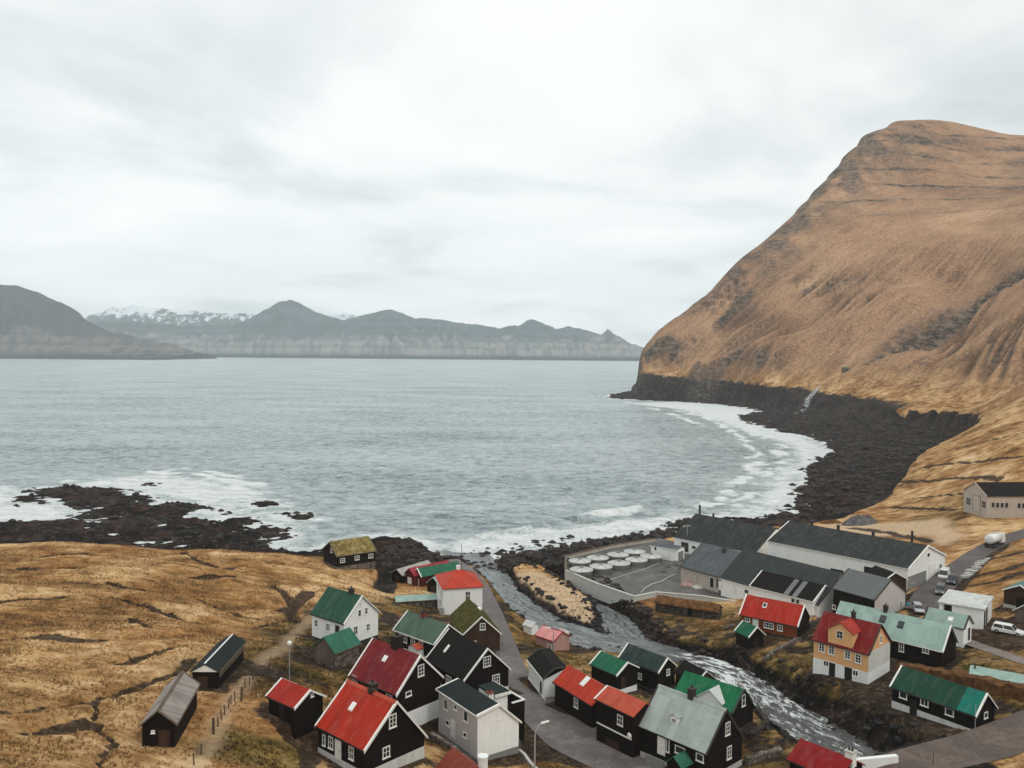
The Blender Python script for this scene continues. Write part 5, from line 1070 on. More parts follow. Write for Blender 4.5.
MB().box(-h.hl * .72, -h.hl * .42, -.12, .12, h.h + h.r + .02, h.h + h.r + .12).build('ridge_cap', M['trim'], h.root); q = h.hw; MB().prism([(-q + .02, .4), (q - .02, .4), (q - .02, h.rz(q) - .16), (0, h.h + h.r - .17), (-q + .02, h.rz(-q) - .16)], h.hl + .003, h.hl + .05, lambda y, z, x: (x, y, z)).build('gable_boards', M['tar'], h.root)
h = House('BB_small_green', 'shed', 'tiny black shed with a white-edged green roof in front of the rust brown cottage', 'shed').shell('tar', 'r_green3').barge('lr', w=.2); h.door('right', 0, 0, .9, 1.6, 'black', uv=(0, .9), frame=None)
h = House('CC_pale_long', 'house', 'long dark building with a pale green roof and two rooflights, behind the ochre house').shell('tar', 'r_pale').gutter('trim').barge('r', 'trim', .14)
h.skylight(882.7, 619.5, .9, 1.3, 'iron').skylight(900.7, 625.2, .9, 1.2, 'iron').win('near', 901.5, 647, .8, 1.5, 2, 2).win('near', 925.7, 650.5, 1.0, .8).chimney(.43, 'iron', .6, .7)
h = House('DD_pale_shed', 'shed', 'small white shed with a pale green roof in front of the flat-roofed garage', 'shed').shell('white', 'r_pale2').barge('lr', 'iron', .12).gutter('iron'); h.door('right', 968.7, 634, 1.0, 2.1, 'black').skylight(950.5, 619.5, .8, .9, 'whitewash', 'white_render')
h = House('KK_green_black', 'house', 'long black house with a deep green roof ending in a turquoise patch, at lower right').shell('tar', 'r_darkgreen', 'whitewash', .75).barge('lr', w=.2).gutter('iron')
h.win('near', 903.4, 695, 1.1, .95, 1, 1).win('near', 924.6, 702.5, 1.1, .95, 2, 1).win('near', 949.6, 711.9, 1.1, .95, 1, 1).win('right', 985.6, 715, .9, .8, 1, 1).door('near', 913.5, 707.5, 1.0, 1.9, 'black', frame=None)
W2 = h.W / 2; x0 = h.L * .285; pr = [(-W2 - .01, h.h + .004), (0, h.h + h.r + .004), (W2 + .01, h.h - h.k + .004), (W2 + .01, h.h - h.k + .05), (0, h.h + h.r + .05), (-W2 - .01, h.h + .05)]
MB().prism(pr, x0, h.L / 2 - .18, lambda y, z, x: (x, y, z)).build('roof_patch', M['r_turq'], h.roof)
MB().tube([(h.hl + .1, -h.hw - .12, -1), (h.hl + .1, -h.hw - .12, h.h + 1.5)], .05).build('downpipe', M['galv'], h.root)
h = House('LL_grey_roof', 'workshop', 'workshop with a mid grey felt roof, dark front and white gable, among the warehouses', 'workshop').shell('tar', 'f_grey').gutter('iron').barge('lr', 'iron', .2)
MB().prism([(-h.hw, -1), (h.hw, -1), (h.hw, h.rz(h.hw) - .16), (0, h.h + h.r - .17), (-h.hw, h.rz(-h.hw) - .16)], h.hl + .003, h.hl + .05, lambda y, z, x: (x, y, z)).build('gable_cladding', M['grey_boards'], h.root)
h.win('near', 834, 607, .8, .9, 1, 1); h.door('right', 0, 0, 1.0, 2.1, 'trim', uv=(3.5, 1.2))
h = House('MM_brown', 'workshop', 'small brown boarded workshop with a dark roof, beside the parked cars', 'workshop').shell('tar_brown', 'f_black').barge('r', 'trim', .16); h.door('right', 0, 0, 1.6, 2.2, 'weathered', uv=(.5, 1.2)); h.win('right', 0, 0, uv=(-1.8, 1.6))
h = House('NN_long_white', 'warehouse', 'longest white warehouse with a dark green-grey roof, gable towards the parked cars', 'warehouse').shell('white', 'r_hall', 'conc_grey', .5).gutter('trim').barge('lr', 'trim', .4)
MB().box(h.hl + .003, h.hl + .12, -h.hw - .02, -h.hw + 9, -.5, 3.3).build('concrete_lower_wall', M['conc_grey'], h.root)
h.door('near', 869, 571.5, 2.3, 2.0, 'black', frame=None, name='dark_opening').door('near', 837, 575, 3.2, 2.6, 'black', frame=None, name='dark_opening').win('right', 0, 0, 2.4, 1.5, 2, 1, uv=(-h.hw + 2.6, 2.4)).door('right', 0, 0, 3.6, 4.2, 'trim', uv=(2.5, 2.1), name='sliding_door').win('right', 0, 0, 1.4, 1.0, 1, 1, uv=(.5, 6.6)).win('right', 0, 0, 1.4, 1.2, 2, 1, uv=(7, 3.0))  # black panels on the near wall stand for the shade in its openings
for fx, hg in ((.18, .8), (.38, .8), (.63, .8)): MB().lathe([(.35, h.h + h.r - .3), (.35, h.h + h.r + hg), (.5, h.h + h.r + hg + .05), (.3, h.h + h.r + hg + .3)], 10, ((fx - .5) * h.L, .2, 0)).build('roof_vent', M['iron'], h.roof)
MB().tube([((.88 - .5) * h.L, 1, h.h + h.r - 1), ((.88 - .5) * h.L, 1, h.h + h.r + 2.4)], .28).build('flue', M['iron'], h.roof)
h = House('OO_concrete', 'warehouse', 'concrete-walled warehouse with a blue-grey roof at the edge of the quay yard', 'warehouse').shell('concrete', 'r_mid').gutter('iron').barge('l', 'iron', .2)
h.door('near', 711.9, 582.5, 1.1, 2.2, 'black').door('near', 717.3, 583.2, .6, 2.0, 'weathered', frame=None)
o = h.roof_xy(724, 552); MB().lathe([(.5, h.rz(o[1]) - .2), (.45, h.rz(o[1]) + .7), (.6, h.rz(o[1]) + .75), (.35, h.rz(o[1]) + 1.1)], 10, (o[0], o[1], 0)).build('roof_vent', M['iron'], h.roof)
h = House('PP_dark', 'warehouse', 'white warehouse with a wide dark grey roof, joined behind the black-roofed one', 'warehouse').shell('white', 'f_dark').gutter('trim').barge('lr', 'iron', .2)
for px, py in ((720.8, 586), (734.6, 589.5)): h.door('near', px, py, 1.0, 2.0, 'trim', frame='trim'); h.win('near', px, py - .8, .6, .7, 1, 1)
h.win('near', 746.5, 591.5, 1.2, 1.0, 1, 1)
h = House('QQ_black', 'warehouse', 'white warehouse with a black felt roof crossed by two pale strips', 'warehouse').shell('white', 'f_black', 'conc_grey', .3).gutter('trim').barge('lr', 'trim', .16)
h.win('near', 793, 600.5, .9, 1.0, 1, 1).win('near', 797.8, 601.7, .9, 1.0, 1, 1)
for px in ((793.5, 584.5), (802, 586.5)):
    q = h.roof_xy(*px); W2 = h.W / 2
    MB().hexa([(q[0] - .55, -W2 + .05, h.rz(-W2 + .05) + .003), (q[0] + .55, -W2 + .05, h.rz(-W2 + .05) + .003), (q[0] + .55, -.3, h.rz(-.3) + .003), (q[0] - .55, -.3, h.rz(-.3) + .003)],
              [(q[0] - .55, -W2 + .05, h.rz(-W2 + .05) + .05), (q[0] + .55, -W2 + .05, h.rz(-W2 + .05) + .05), (q[0] + .55, -.3, h.rz(-.3) + .05), (q[0] - .55, -.3, h.rz(-.3) + .05)]).build('roof_strip', M['f_strip'], h.roof)
h = House('RR_big_dark', 'warehouse', 'broad warehouse with a dark green-grey roof nearest the surf', 'warehouse').shell('white', 'r_hall').gutter('trim').barge('l', 'iron', .2)
h.win('near', 0, 0, 1.4, 1, 1, 1, uv=(-6, 1.8)); h.door('near', 0, 0, 2.5, 2.6, 'iron', uv=(-9, 1.4))
for fx in (.02, .2, .62): MB().tube([((fx - .5) * h.L + .6, .2, h.h + h.r - .4), ((fx - .5) * h.L + .6, .2, h.h + h.r + (2.6 if fx < .1 else .9))], .3).build('flue', M['iron'], h.roof)
h = House(None, 'warehouse', 'low dark-roofed link building between the surf-side warehouse and the long white one', 'warehouse', p=(*atz(775, 548, 5)[:2], 5, -47, 13, 13, 3.0, 2.0, 0)).shell('white', 'f_dark').gutter('trim'); h.door('near', 0, 0, 1.2, 2, 'iron', uv=(0, 1.1))
h = House('concrete_hall', 'hall', 'weathered concrete hall with a black roof and tall panelled gable doors in the dry field', 'hall').shell('concrete', 'f_black').gutter('iron').barge('l', 'concrete', .16)
h.door('left', 973.3, 504.2, 3.4, 5.6, 'concrete', frame='iron', name='sliding_door').win('left', 981.5, 505, 2.0, 2.2, 2, 2, 'concrete').win('left', 966.2, 499.5, 1.8, 2.0, 2, 2, 'concrete')
for i in range(4): h.win('near', 993 + i * 4.5, 505 + .1 * i, 1.15, 1.6, 1, 1, 'conc_light')
for i in range(4): h.win('near', 1019 + i * 4.5, 505.7 + .1 * i, 1.15, 1.6, 1, 1, 'conc_light')
h = House('FF_brown_turq', 'shed', 'brown shed with a pale turquoise roof at the right edge', 'shed').shell('tar_brown', 'r_turq2', 'conc_light', .3).barge('l', w=.2); h.door('left', 0, 0, 1.2, 1.9, 'tar', uv=(0, 1), frame=None)
h = House('GG_dark_small', 'shed', 'low dark shed with a white-edged gable below the turquoise-roofed one', 'shed').shell('weathered', 'f_black').barge('l', w=.2); h.door('left', 0, 0, 1.2, 1.7, 'tar', uv=(0, .8), frame=None)
h = House('QT_turf_low', 'store', 'low dark stone store with a mossy turf roof under the quay wall', 'store').shell('stone_dark', 't_heath'); turf_top(h, 't_heath', 215); h.door('near', 690, 612, 1.0, 1.5, 'tar', frame=None)
# flat-roofed garage
c4 = [atz(px, py, 16.6)[:2] for px, py in ((938.2, 601.7), (984.3, 609.5), (1001.5, 598), (956.2, 590.8))]
o0 = (c4[0] + c4[1]) / 2; dx = c4[1] - c4[0]; L_ = float(np.hypot(*dx)); yaw = math.atan2(dx[1], dx[0]); dep = float(np.dot((c4[2] - c4[1]), [-math.sin(yaw), math.cos(yaw)]))
rt = empty('garage', (o0[0], o0[1], 13.0), yaw, 'white garage with a flat pale roof and dark open front, beside the white car', 'garage'); hl = L_ / 2
MB().box(-hl - .1, hl + .1, -.1, dep + .1, 3.4, 3.65).build('roof', M['r_white'], rt)
wb = MB(); wb.box(-hl + .15, -hl + .8, .15, dep - .15, -2.5, 3.398); wb.box(hl - 5.0, hl - .15, .15, dep - .15, -2.5, 3.398); wb.box(-hl + .8, hl - 5.0, 1.6, dep - .15, -2.5, 3.398); wb.build('wall', M['white'], rt)
MB().box(-hl + .85, hl - 5.05, 1.5, 1.598, -2, 3.3).build('door_or_dark_bay', M['black'], rt)  # black panel stands for the shade inside the open front
for y0, y1 in ((.9, 2.4), (3.2, 4.6)): MB().box(hl - .149, hl - .1, y0, min(y1, dep - .3), -.2, 2.9).build('dark_slot', M['black'], rt)  # black panels painted for the shade in the side wall's dark slots
# sunk shed with pale roof
h = House(None, 'shed', 'low sunken shed with a pale flat green roof beside the heath bank', 'shed', p=(*atz(1008, 679, 14.6)[:2], 13.4, -32, 9.5, 3.4, 1.5, .35, -.2)).shell('stone', 'r_pale'); h.door('left', 0, 0, .9, 1.2, 'tar', uv=(0, .6), frame=None)
MB().box(-h.hl + .3, -h.hl + .5, -.1, .1, h.h, h.h + 1.1).build('vent_pipe', M['iron'], h.roof)
# pink house and white shed on the left bank
A = atz(541.5, 651, 3.8); h = House(None, 'shed', 'weathered pink boarded shed with a pink roof on the stream bank', 'shed', p=(*atz(552.5, 651, 3.9)[:2], 3.9, -46, 5.2, 4.6, 3.0, 1.3, .1)).shell('pinkwood', 'r_pink', 'stone', .3).cap('r_boatred', .12).gutter('r_boatred').barge('r', 'r_boatred', .1)
h.door('near', 0, 0, .9, 1.8, 'pinkwood', uv=(1.2, 1.1)); q = h.W / 2; MB().hexa([(h.L / 2 - 1.4, .5, h.rz(.5) + .01), (h.L / 2 - .1, .5, h.rz(.5) + .01), (h.L / 2 - .1, 1.8, h.rz(1.8) + .01), (h.L / 2 - 1.4, 1.8, h.rz(1.8) + .01)], [(h.L / 2 - 1.4, .5, h.rz(.5) + .7), (h.L / 2 - .1, .5, h.rz(.5) + .7), (h.L / 2 - .1, 1.8, h.rz(1.8) + .75), (h.L / 2 - 1.4, 1.8, h.rz(1.8) + .75)]).build('roof_hatch', M['trim'], h.root)
h = House(None, 'shed', 'tiny white shed with a white roof on the grassy bank between road and stream', 'shed', p=(*atz(531, 634, 3.4)[:2], 3.4, -42, 2.6, 2.6, 1.9, .8, 0)).shell('white', 'r_white'); h.door('near', 0, 0, .8, 1.6, 'trim', uv=(0, .85))
# white quay office with a grey roof
h = House(None, 'harbour_office', 'small white flat-gabled quay building with a grey roof beside the round tanks', 'building', p=(*atz(667.5, 558, 4.4)[:2], 4.4, -38, 8.2, 5.0, 3.3, .5, 0)).shell('white', 'r_mid').gutter('trim', 'nf'); h.door('right', 0, 0, 3.0, 2.4, 'conc_grey', uv=(0, 1.2), name='door_or_dark_bay').win('near', 655.5, 548.5, .8, 1.1, 1, 1).door('near', 0, 0, .9, 2, 'trim', uv=(1.6, 1.0))
# mountain hut
q = aty(846, 355, 865); q[2] = hat(q[0], q[1]); h = House(None, 'hut', 'lone tiny grey hut far up on the mountain slope', 'hut', p=(q[0], q[1], q[2] - .3, 20, 7, 5, 2.4, 1.6, 0)).shell('stone', 'r_greygreen'); h.door('near', 0, 0, 1, 1.8, 'tar', uv=(0, 1), frame=None)

# ------------------------------------------------------------------ walls, quay, fences
def wall_path(name, label, cat, pts, wd, mat, ztop=None, zbot=None, hgt=1.0, jag=0.0, capm=None, step=0.9):
    """a wall following a line; tops level when ztop is given, else following the ground"""
    L = [np.array(p[:2], float) for p in pts]; q = [L[0]]
    for a, b in zip(L[:-1], L[1:]):
        k = max(1, int(np.hypot(*(b - a)) / step)); q += [a + (b - a) * (i + 1) / k for i in range(k)]
    q = np.array(q); T = np.gradient(q, axis=0); T /= np.hypot(T[:, 0], T[:, 1])[:, None] + 1e-9; N = np.stack([-T[:, 1], T[:, 0]], -1)
    o = empty(name, (*q[len(q) // 2], (zbot if zbot is not None else hat(*q[len(q) // 2]))), 0, label, cat); oz = np.array(o.location)
    def mk(w, z0, z1, part, mt, jg):
        m = MB(); n = len(q); vs = []
        for i in range(n):
            j = (random.random() - .5) * jg; j2 = (random.random() - .5) * jg
            for sgn, zz_ in ((1, z0[i]), (-1, z0[i]), (-1, z1[i] + j2), (1, z1[i] + j)):
                p = q[i] + N[i] * sgn * (w / 2 + (random.random() - .5) * jg * .5); vs.append((p[0] - oz[0], p[1] - oz[1], zz_ - oz[2]))
        fs = [(0, 1, 2, 3), tuple(4 * (n - 1) + k for k in (3, 2, 1, 0))]
        for i in range(n - 1):
            for k in range(4): fs.append((4 * i + k, 4 * i + (k + 1) % 4, 4 * i + 4 + (k + 1) % 4, 4 * i + 4 + k))
        m.add(vs, fs).build(part, M[mt], o)
    g = np.array([hat(*p) for p in q]); z1 = np.full(len(q), ztop) if ztop is not None else g + hgt; z0 = np.full(len(q), zbot) if zbot is not None else g - .8
    mk(wd, z0, z1, 'wall_body', mat, jag)
    if capm: mk(wd + .16, z1 + .002, z1 + .16, 'coping', capm, 0)
    return o
wall_path('quay_wall', 'pale concrete quay wall angling round the yard above the stream', 'wall', [atz(a, b, 5.2) for a, b in ((742, 602.5), (700, 596), (656, 592.3), (634, 596.5), (598, 584), (566, 570.5))], .55, 'conc_light', 5.2, 1.6, capm='conc_light')
wall_path('quay_wall', 'brown sea wall behind the round tanks', 'wall', [atz(a, b, 5.2) for a, b in ((565.6, 570), (566, 556), (612, 545.3), (655, 538.5))], .5, 'concrete', 5.2, 1.6, capm='weathered')
wall_path('stone_wall', 'low stone wall with driftwood in front of the rust brown cottage', 'wall', [atz(a, b, 7.8) for a, b in ((765, 656), (783, 648.5), (800, 643))], .6, 'stone', hgt=.6, jag=.3)
wall_path('stone_wall', 'dark stone wall climbing behind the rust brown cottage', 'wall', [atz(a, b, 8.8) for a, b in ((802, 630), (812, 624), (822, 619))], .7, 'stone_dark', hgt=1.2, jag=.3)
wall_path('stone_wall', 'stone wall below the large black house at the stream edge', 'wall', [atz(a, b, 8.2) for a, b in ((746, 768), (763, 764), (781, 761))], .8, 'stone', hgt=.9, jag=.3)
wall_path('stone_wall', 'rough stone wall behind the bright green roof along the rapids', 'wall', [atz(a, b, 7.0) for a, b in ((752, 742), (768, 728), (757, 712))], .7, 'stone_dark', hgt=.8, jag=.4)
wall_path('stone_wall', 'short stone wall beside the pale grey two-storey house', 'wall', [atz(a, b, 12) for a, b in ((431, 741), (452, 750), (470, 762))], .6, 'stone', hgt=.8, jag=.25)
wall_path('bridge_parapet', 'thick white bridge parapet at the bottom edge beside the crimson roof', 'parapet', [atz(a, b, 15.0) for a, b in ((855, 759), (876, 757), (897, 755))], .55, 'white_render', 15.0, 12.2)
wall_path('bank_wall', 'broad heath-covered bank behind the deep green roof', 'bank', [atz(a, b, 15.0) for a, b in ((899, 657), (930, 664), (965, 674), (1000, 686), (1045, 700))], 2.0, 't_heath', hgt=1.7, jag=.55, step=.6)
wall_path('kerb_wall', 'low pale kerb wall at the corner of the parking area', 'wall', [atz(a, b, 9.4) for a, b in ((519, 760), (530, 768), (545, 782))], .35, 'conc_light', hgt=.35)
def fence(label, pts, hgt, r, mat='wood', wires=2, tall=()):
    q = [np.array((*p[:2], hat(p[0], p[1]))) for p in pts]; o = empty('fence', q[0], 0, label, 'fence')
    for i, p in enumerate(q):
        hh = hgt * (1.5 if i in tall else random.uniform(.85, 1.1)); rr = r * (2.0 if i in tall else 1); d = p - q[0]
        MB().tube([d - np.array((0, 0, .4)), d + np.array((random.uniform(-.1, .1), random.uniform(-.1, .1), hh))], rr, 6).build('post', M[mat], o)
    for k in range(wires):
        MB().tube([p - q[0] + np.array((0, 0, hgt * (.4 + .45 * k))) for p in q], .012, 4).build('wire', M['iron'], o)
    return o
fence('weathered post fence climbing beside the pale footpath', [onground(180 + a / 6, 640 + b / 6) for a, b in ((85, 752), (125, 690), (202, 566), (230, 520), (250, 482), (268, 450), (290, 412), (305, 388), (330, 372), (367, 372), (390, 290), (415, 272), (440, 240), (456, 226), (482, 218), (536, 226), (556, 190))], 1.15, .07, tall=(2, 9, 15))
fence('thin post fence running from the lamp to the stone barn', [onground(a, b) for a, b in ((270, 678), (284, 680), (297, 679), (306, 677), (320, 674), (333, 676), (346, 672))], 1.0, .05)
fence('row of short posts along the grassy cliff edge above the reef', [onground(a, b) for a, b in ((176, 549), (190, 549.5), (204, 550), (216, 550.5), (228, 551), (240, 551), (252, 551.5), (262, 552), (274, 552), (286, 552.5))], 1.2, .09)
fence('thin rail fence in front of the pale grey two-storey house', [atz(a, b, 10.3) for a, b in ((489, 765), (496, 761), (502, 757), (509, 753), (516, 749), (520, 747))], 1.4, .04, 'galv', 2)
# fish farm tanks on the quay
def tank(x, y, first=None):
    if first is not None: t_ = copy_tree(first); t_.location = (x, y, 4.4); t_.rotation_euler = (0, 0, random.random() * 6); return t_
    o = empty('round_tank', (x, y, 4.4), 0, 'x', 'tank', 'round tanks on the quay')
    MB().lathe([(2.85, -.2), (2.85, 1.25), (2.95, 1.28), (2.95, 1.42), (2.75, 1.42)], 28).build('tank_wall', M['conc_light'], o, True)
    MB().lathe([(2.74, 1.30), (1.4, 1.62), (.5, 1.85), (.05, 1.9)], 28).build('net_cover', M['r_white'], o, False)
    MB().lathe([(.5, 1.8), (.5, 2.15), (.15, 2.2)], 12).build('hub', M['conc_grey'], o)
    for k in range(6):
        a = k * math.pi / 3; MB().tube([(.5 * math.cos(a), .5 * math.sin(a), 1.95), (2.8 * math.cos(a), 2.8 * math.sin(a), 1.48)], .05, 5).build('spoke', M['galv'], o)
    return o
tk = None
TLAB = {(579.8, 559.8): 'covered round tank at the seaward corner of the quay yard', (597.8, 556.7): 'covered round tank second along the sea wall row', (618, 553.6): 'covered round tank third along the sea wall row', (634.5, 550.5): 'covered round tank fourth along the sea wall row',
        (581.4, 568.4): 'covered round tank nearest the quay wall corner above the stream', (601, 565.3): 'covered round tank second in the inner row beside the yard', (619, 562): 'covered round tank third in the inner row beside the yard', (636.5, 558.6): 'covered round tank fourth in the inner row beside the yard', (651, 555.2): 'covered round tank beside the small white quay building'}
for (px, py), lab in TLAB.items():
    q = atz(px, py, 6.0); tq = tank(q[0], q[1], tk); tk = tk or tq; tq['label'] = lab
# ------------------------------------------------------------------ vehicles
M['tyre'] = plain('tyre_rubber', lin(26, 26, 26), 0.8); M['lamp'] = plain('lamp_glass', lin(222, 222, 214), 0.2); M['tail'] = plain('tail_lamp', lin(150, 20, 18), 0.3); M['rim'] = plain('wheel_rim', lin(150, 152, 154), .4, .1, .5, .6)
for n_, c_ in (('white', (222, 224, 222)), ('silver', (168, 172, 174)), ('dark', (44, 48, 52)), ('grey', (84, 88, 88))):
    t = NT('car_paint_' + n_); M['car_' + n_] = t.fin(lin(*c_), .3, None, .5); t.b.inputs['Coat Weight'].default_value = .4
def car(label, cat, name, px, py, yaw, paint, L=4.4, W=1.78, H=1.5, bon=1.0, boot=.35, van=False, z=None, group='cars parked by the warehouses'):
    q = onground(px, py) if z is None else atz(px, py, z)
    o = empty(name, (q[0], q[1], hat(q[0], q[1]) + .02), R(yaw), label, cat, group); f, b = L / 2, -L / 2; w = W / 2; bl = .86 if H < 1.7 else .95
    hood = bl * .9 if not van else bl
    prof = [(b + .05, .3), (f - .1, .3), (f, .5), (f - .02, hood * .78), (f - .15, hood * .92), (f - bon, bl + .03), (b + .1, bl + .06), (b, .55)]
    mb = MB(); n = len(prof); vs = []
    for yy, k in ((-w, 0), (-w * .93, 1), (w * .93, 1), (w, 0)):
        for x_, z_ in prof:
            vs.append((x_ * (1 if k else .985), yy, z_ + (.0 if k else (-.06 if z_ > .6 else .04))))
    fs = [tuple(range(n - 1, -1, -1)), tuple(range(3 * n, 4 * n))]
    for s_ in range(3): fs += [(s_ * n + i, s_ * n + (i + 1) % n, (s_ + 1) * n + (i + 1) % n, (s_ + 1) * n + i) for i in range(n)]
    mb.add(vs, fs).build('body', M['car_' + paint], o)
    ra, rb = b + boot, f - bon; top0, top1 = ra + (.15 if not van else .05), rb - (.65 if not van else .45)
    lo = [(ra - .02, -w * .92, bl), (rb + .02, -w * .92, bl), (rb + .02, w * .92, bl), (ra - .02, w * .92, bl)]; hi = [(top0, -w * .76, H - .05), (top1, -w * .76, H - .05), (top1, w * .76, H - .05), (top0, w * .76, H - .05)]
    MB().hexa(lo, hi).build('side_window' if not van else 'windscreen', M['glass'], o)
    MB().hexa([(top0 - .06, -w * .78, H - .052), (top1 + .04, -w * .78, H - .052), (top1 + .04, w * .78, H - .052), (top0 - .06, w * .78, H - .052)], [(top0 + .05, -w * .7, H + .03), (top1 - .1, -w * .7, H + .03), (top1 - .1, w * .7, H + .03), (top0 + .05, w * .7, H + .03)]).build('car_roof', M['car_' + paint], o)
    pil = MB()
    for sy in (-1, 1):
        for x_, xt in ((ra, top0), (rb, top1), ((ra + rb) / 2, (top0 + top1) / 2)):
            pil.hexa([(x_ - .05, sy * w * .91, bl), (x_ + .05, sy * w * .91, bl), (x_ + .05, sy * w * .945, bl), (x_ - .05, sy * w * .945, bl)], [(xt - .05, sy * w * .755, H - .05), (xt + .05, sy * w * .755, H - .05), (xt + .05, sy * w * .79, H - .05), (xt - .05, sy * w * .79, H - .05)])
        if van: pil.hexa([(ra, sy * w * .925, bl), (rb - 1.1, sy * w * .925, bl), (rb - 1.1, sy * w * .955, bl), (ra, sy * w * .955, bl)], [(top0, sy * w * .77, H - .05), (top1 - .7, sy * w * .77, H - .05), (top1 - .7, sy * w * .8, H - .05), (top0, sy * w * .8, H - .05)])
    pil.build('pillars', M['car_' + paint], o)
    for sx in (b + .8, f - .85):
        for sy in (-1, 1):
            wh = MB().lathe([(.2, -.1), (.31, -.11), (.34, -.06), (.34, .06), (.31, .11), (.2, .1)], 16, (sx, sy * (w - .09), .33), 'y').build('wheel', M['tyre'], o, True)
            MB().lathe([(.2, -.115), (.2, .115)], 12, (sx, sy * (w - .09), .33), 'y').build('rim', M['rim'], wh)
    for sy in (-1, 1):
        MB().box(f - .12, f + .015, sy * w * .68 - .17, sy * w * .68 + .17, .6, .76).build('headlight', M['lamp'], o)
        MB().box(b - .015, b + .1, sy * w * .8 - .12, sy * w * .8 + .12, .62, .84).build('tail_light', M['tail'], o)
        MB().box(rb - .25, rb - .12, sy * (w + .09) - .08, sy * (w + .09) + .08, bl + .03, bl + .17).build('mirror', M['black'], o)
    MB().box(f - .05, f + .03, -w * .8, w * .8, .34, .48).build('bumper', M['black'], o)
    return o
car('white van parked against the gable of the longest white warehouse', 'van', 'van', 944, 578, 235, 'white', 4.9, 1.9, 2.0, .9, .1, True)
car('dark four-wheel drive parked just behind the white van', 'car', 'parked_car', 952.5, 583.5, 235, 'dark', 4.6, 1.85, 1.75, 1.1, .1)
car('dark grey four-wheel drive parked nearest the rough ground, ahead of the others', 'car', 'parked_car', 940.5, 593.5, 238, 'grey', 4.6, 1.85, 1.75, 1.1, .1)
car('silver hatchback parked beside the brown boarded workshop', 'car', 'parked_car', 918, 612, 255, 'silver', 4.2, 1.75, 1.48, 1.05, .15)
car('white estate car parked in front of the flat-roofed garage', 'car', 'parked_car', 1008, 634, -40, 'white', 4.7, 1.82, 1.55, 1.15, .2, group='cars parked by the garage')
# tanker
q = onground(995, 546); o = empty('tanker_lorry', (q[0], q[1], hat(q[0], q[1]) + .02), R(40), 'white tanker lorry on the road below the concrete hall', 'lorry')
MB().lathe([(.4, -3.2), (1.1, -3.1), (1.22, -2.9), (1.22, 1.4), (1.1, 1.6), (.4, 1.7)], 20, (-.6, 0, 2.15), 'x').build('tank', M['car_white'], o, True)
MB().box(-3.9, 3.6, -.5, .5, .65, .92).build('chassis', M['black'], o)
MB().hexa([(1.5, -1.15, .7), (3.7, -1.15, .7), (3.7, 1.15, .7), (1.5, 1.15, .7)], [(1.5, -1.1, 3.0), (3.35, -1.1, 3.0), (3.35, 1.1, 3.0), (1.5, 1.1, 3.0)]).build('cab', M['car_white'], o, bevel=.08)
MB().hexa([(3.60, -.95, 1.75), (3.64, -.95, 1.75), (3.64, .95, 1.75), (3.60, .95, 1.75)], [(3.40, -.9, 2.7), (3.46, -.9, 2.7), (3.46, .9, 2.7), (3.40, .9, 2.7)]).build('windscreen', M['glass'], o)
for sx in (-3.0, -1.8, 2.6):
    for sy in (-1, 1):
        wh = MB().lathe([(.3, -.14), (.48, -.15), (.5, -.1), (.5, .1), (.48, .15), (.3, .14)], 16, (sx, sy * .98, .5), 'y').build('wheel', M['tyre'], o, True); MB().lathe([(.28, -.16), (.28, .16)], 12, (sx, sy * .98, .5), 'y').build('rim', M['rim'], wh)
MB().box(-2.6, 1.0, -.2, .2, 3.36, 3.46).build('walkway', M['galv'], o)
MB().box(-4.0, -3.9, -1.1, 1.1, .7, .95).build('rear_bumper', M['black'], o)
# ------------------------------------------------------------------ lamps, poles and small things
def street_lamp(label, base, hgt, arm, yaw):
    o = empty('street_lamp', base, yaw, label, 'street lamp')
    pts = [(0, 0, -.8), (0, 0, hgt * .8)] + [(arm * (1 - math.cos(a)), 0, hgt * .8 + hgt * .2 * math.sin(a)) for a in np.linspace(.2, 1.35, 7)]
    MB().tube(pts, [.1, .085] + [.055] * 7, 10).build('pole', M['galv'], o); e_ = pts[-1]
    MB().hexa([(e_[0] - .1, -.14, e_[2] - .08), (e_[0] + .95, -.12, e_[2] + .02), (e_[0] + .95, .12, e_[2] + .02), (e_[0] - .1, .14, e_[2] - .08)], [(e_[0] - .1, -.1, e_[2] + .1), (e_[0] + .9, -.08, e_[2] + .14), (e_[0] + .9, .08, e_[2] + .14), (e_[0] - .1, .1, e_[2] + .1)]).build('lamp_head', M['trim'], o)
    return o
b_ = atz(534.5, 783, 9.4); street_lamp('tall galvanised street lamp with a curved arm in the parking area', b_, 7.0, 1.2, R(28))
b_ = atz(553.2, 656, 4.2); street_lamp('thin street lamp standing in front of the pink-roofed shed', b_, 5.2, .9, R(170))
b_ = onground(289.5, 681); o = pole_thing('globe_lamp', 'slim lamp post with a white globe beside the footpath fence', 'lamp post', b_, 4.6, .05)
MB().lathe([(.05, 4.6), (.24, 4.72), (.32, 4.95), (.26, 5.17), (.08, 5.28)], 14).build('globe', M['trim'], o, True)
b_ = atz(687, 552, 4.4); o = pole_thing('lamp_post', 'grey lamp post with a crossbar beside the surf-side warehouse', 'lamp post', b_, 7.5, .08); MB().box(-1.0, 1.0, -.08, .08, 7.3, 7.5).build('crossbar', M['galv'], o); MB().box(-1.2, -.8, -.12, .12, 7.1, 7.3).build('lamp_head', M['trim'], o)
b_ = atz(461.3, 572, 2.6); pole_thing('flagpole', 'slim flagpole at the head of the landing', 'flagpole', b_, 7.5, .05, 'iron')
b_ = onground(976, 745); pole_thing('marker_post', 'thin marker post at the gravel road edge', 'post', onground(933, 766), 1.6, .04, 'wood')
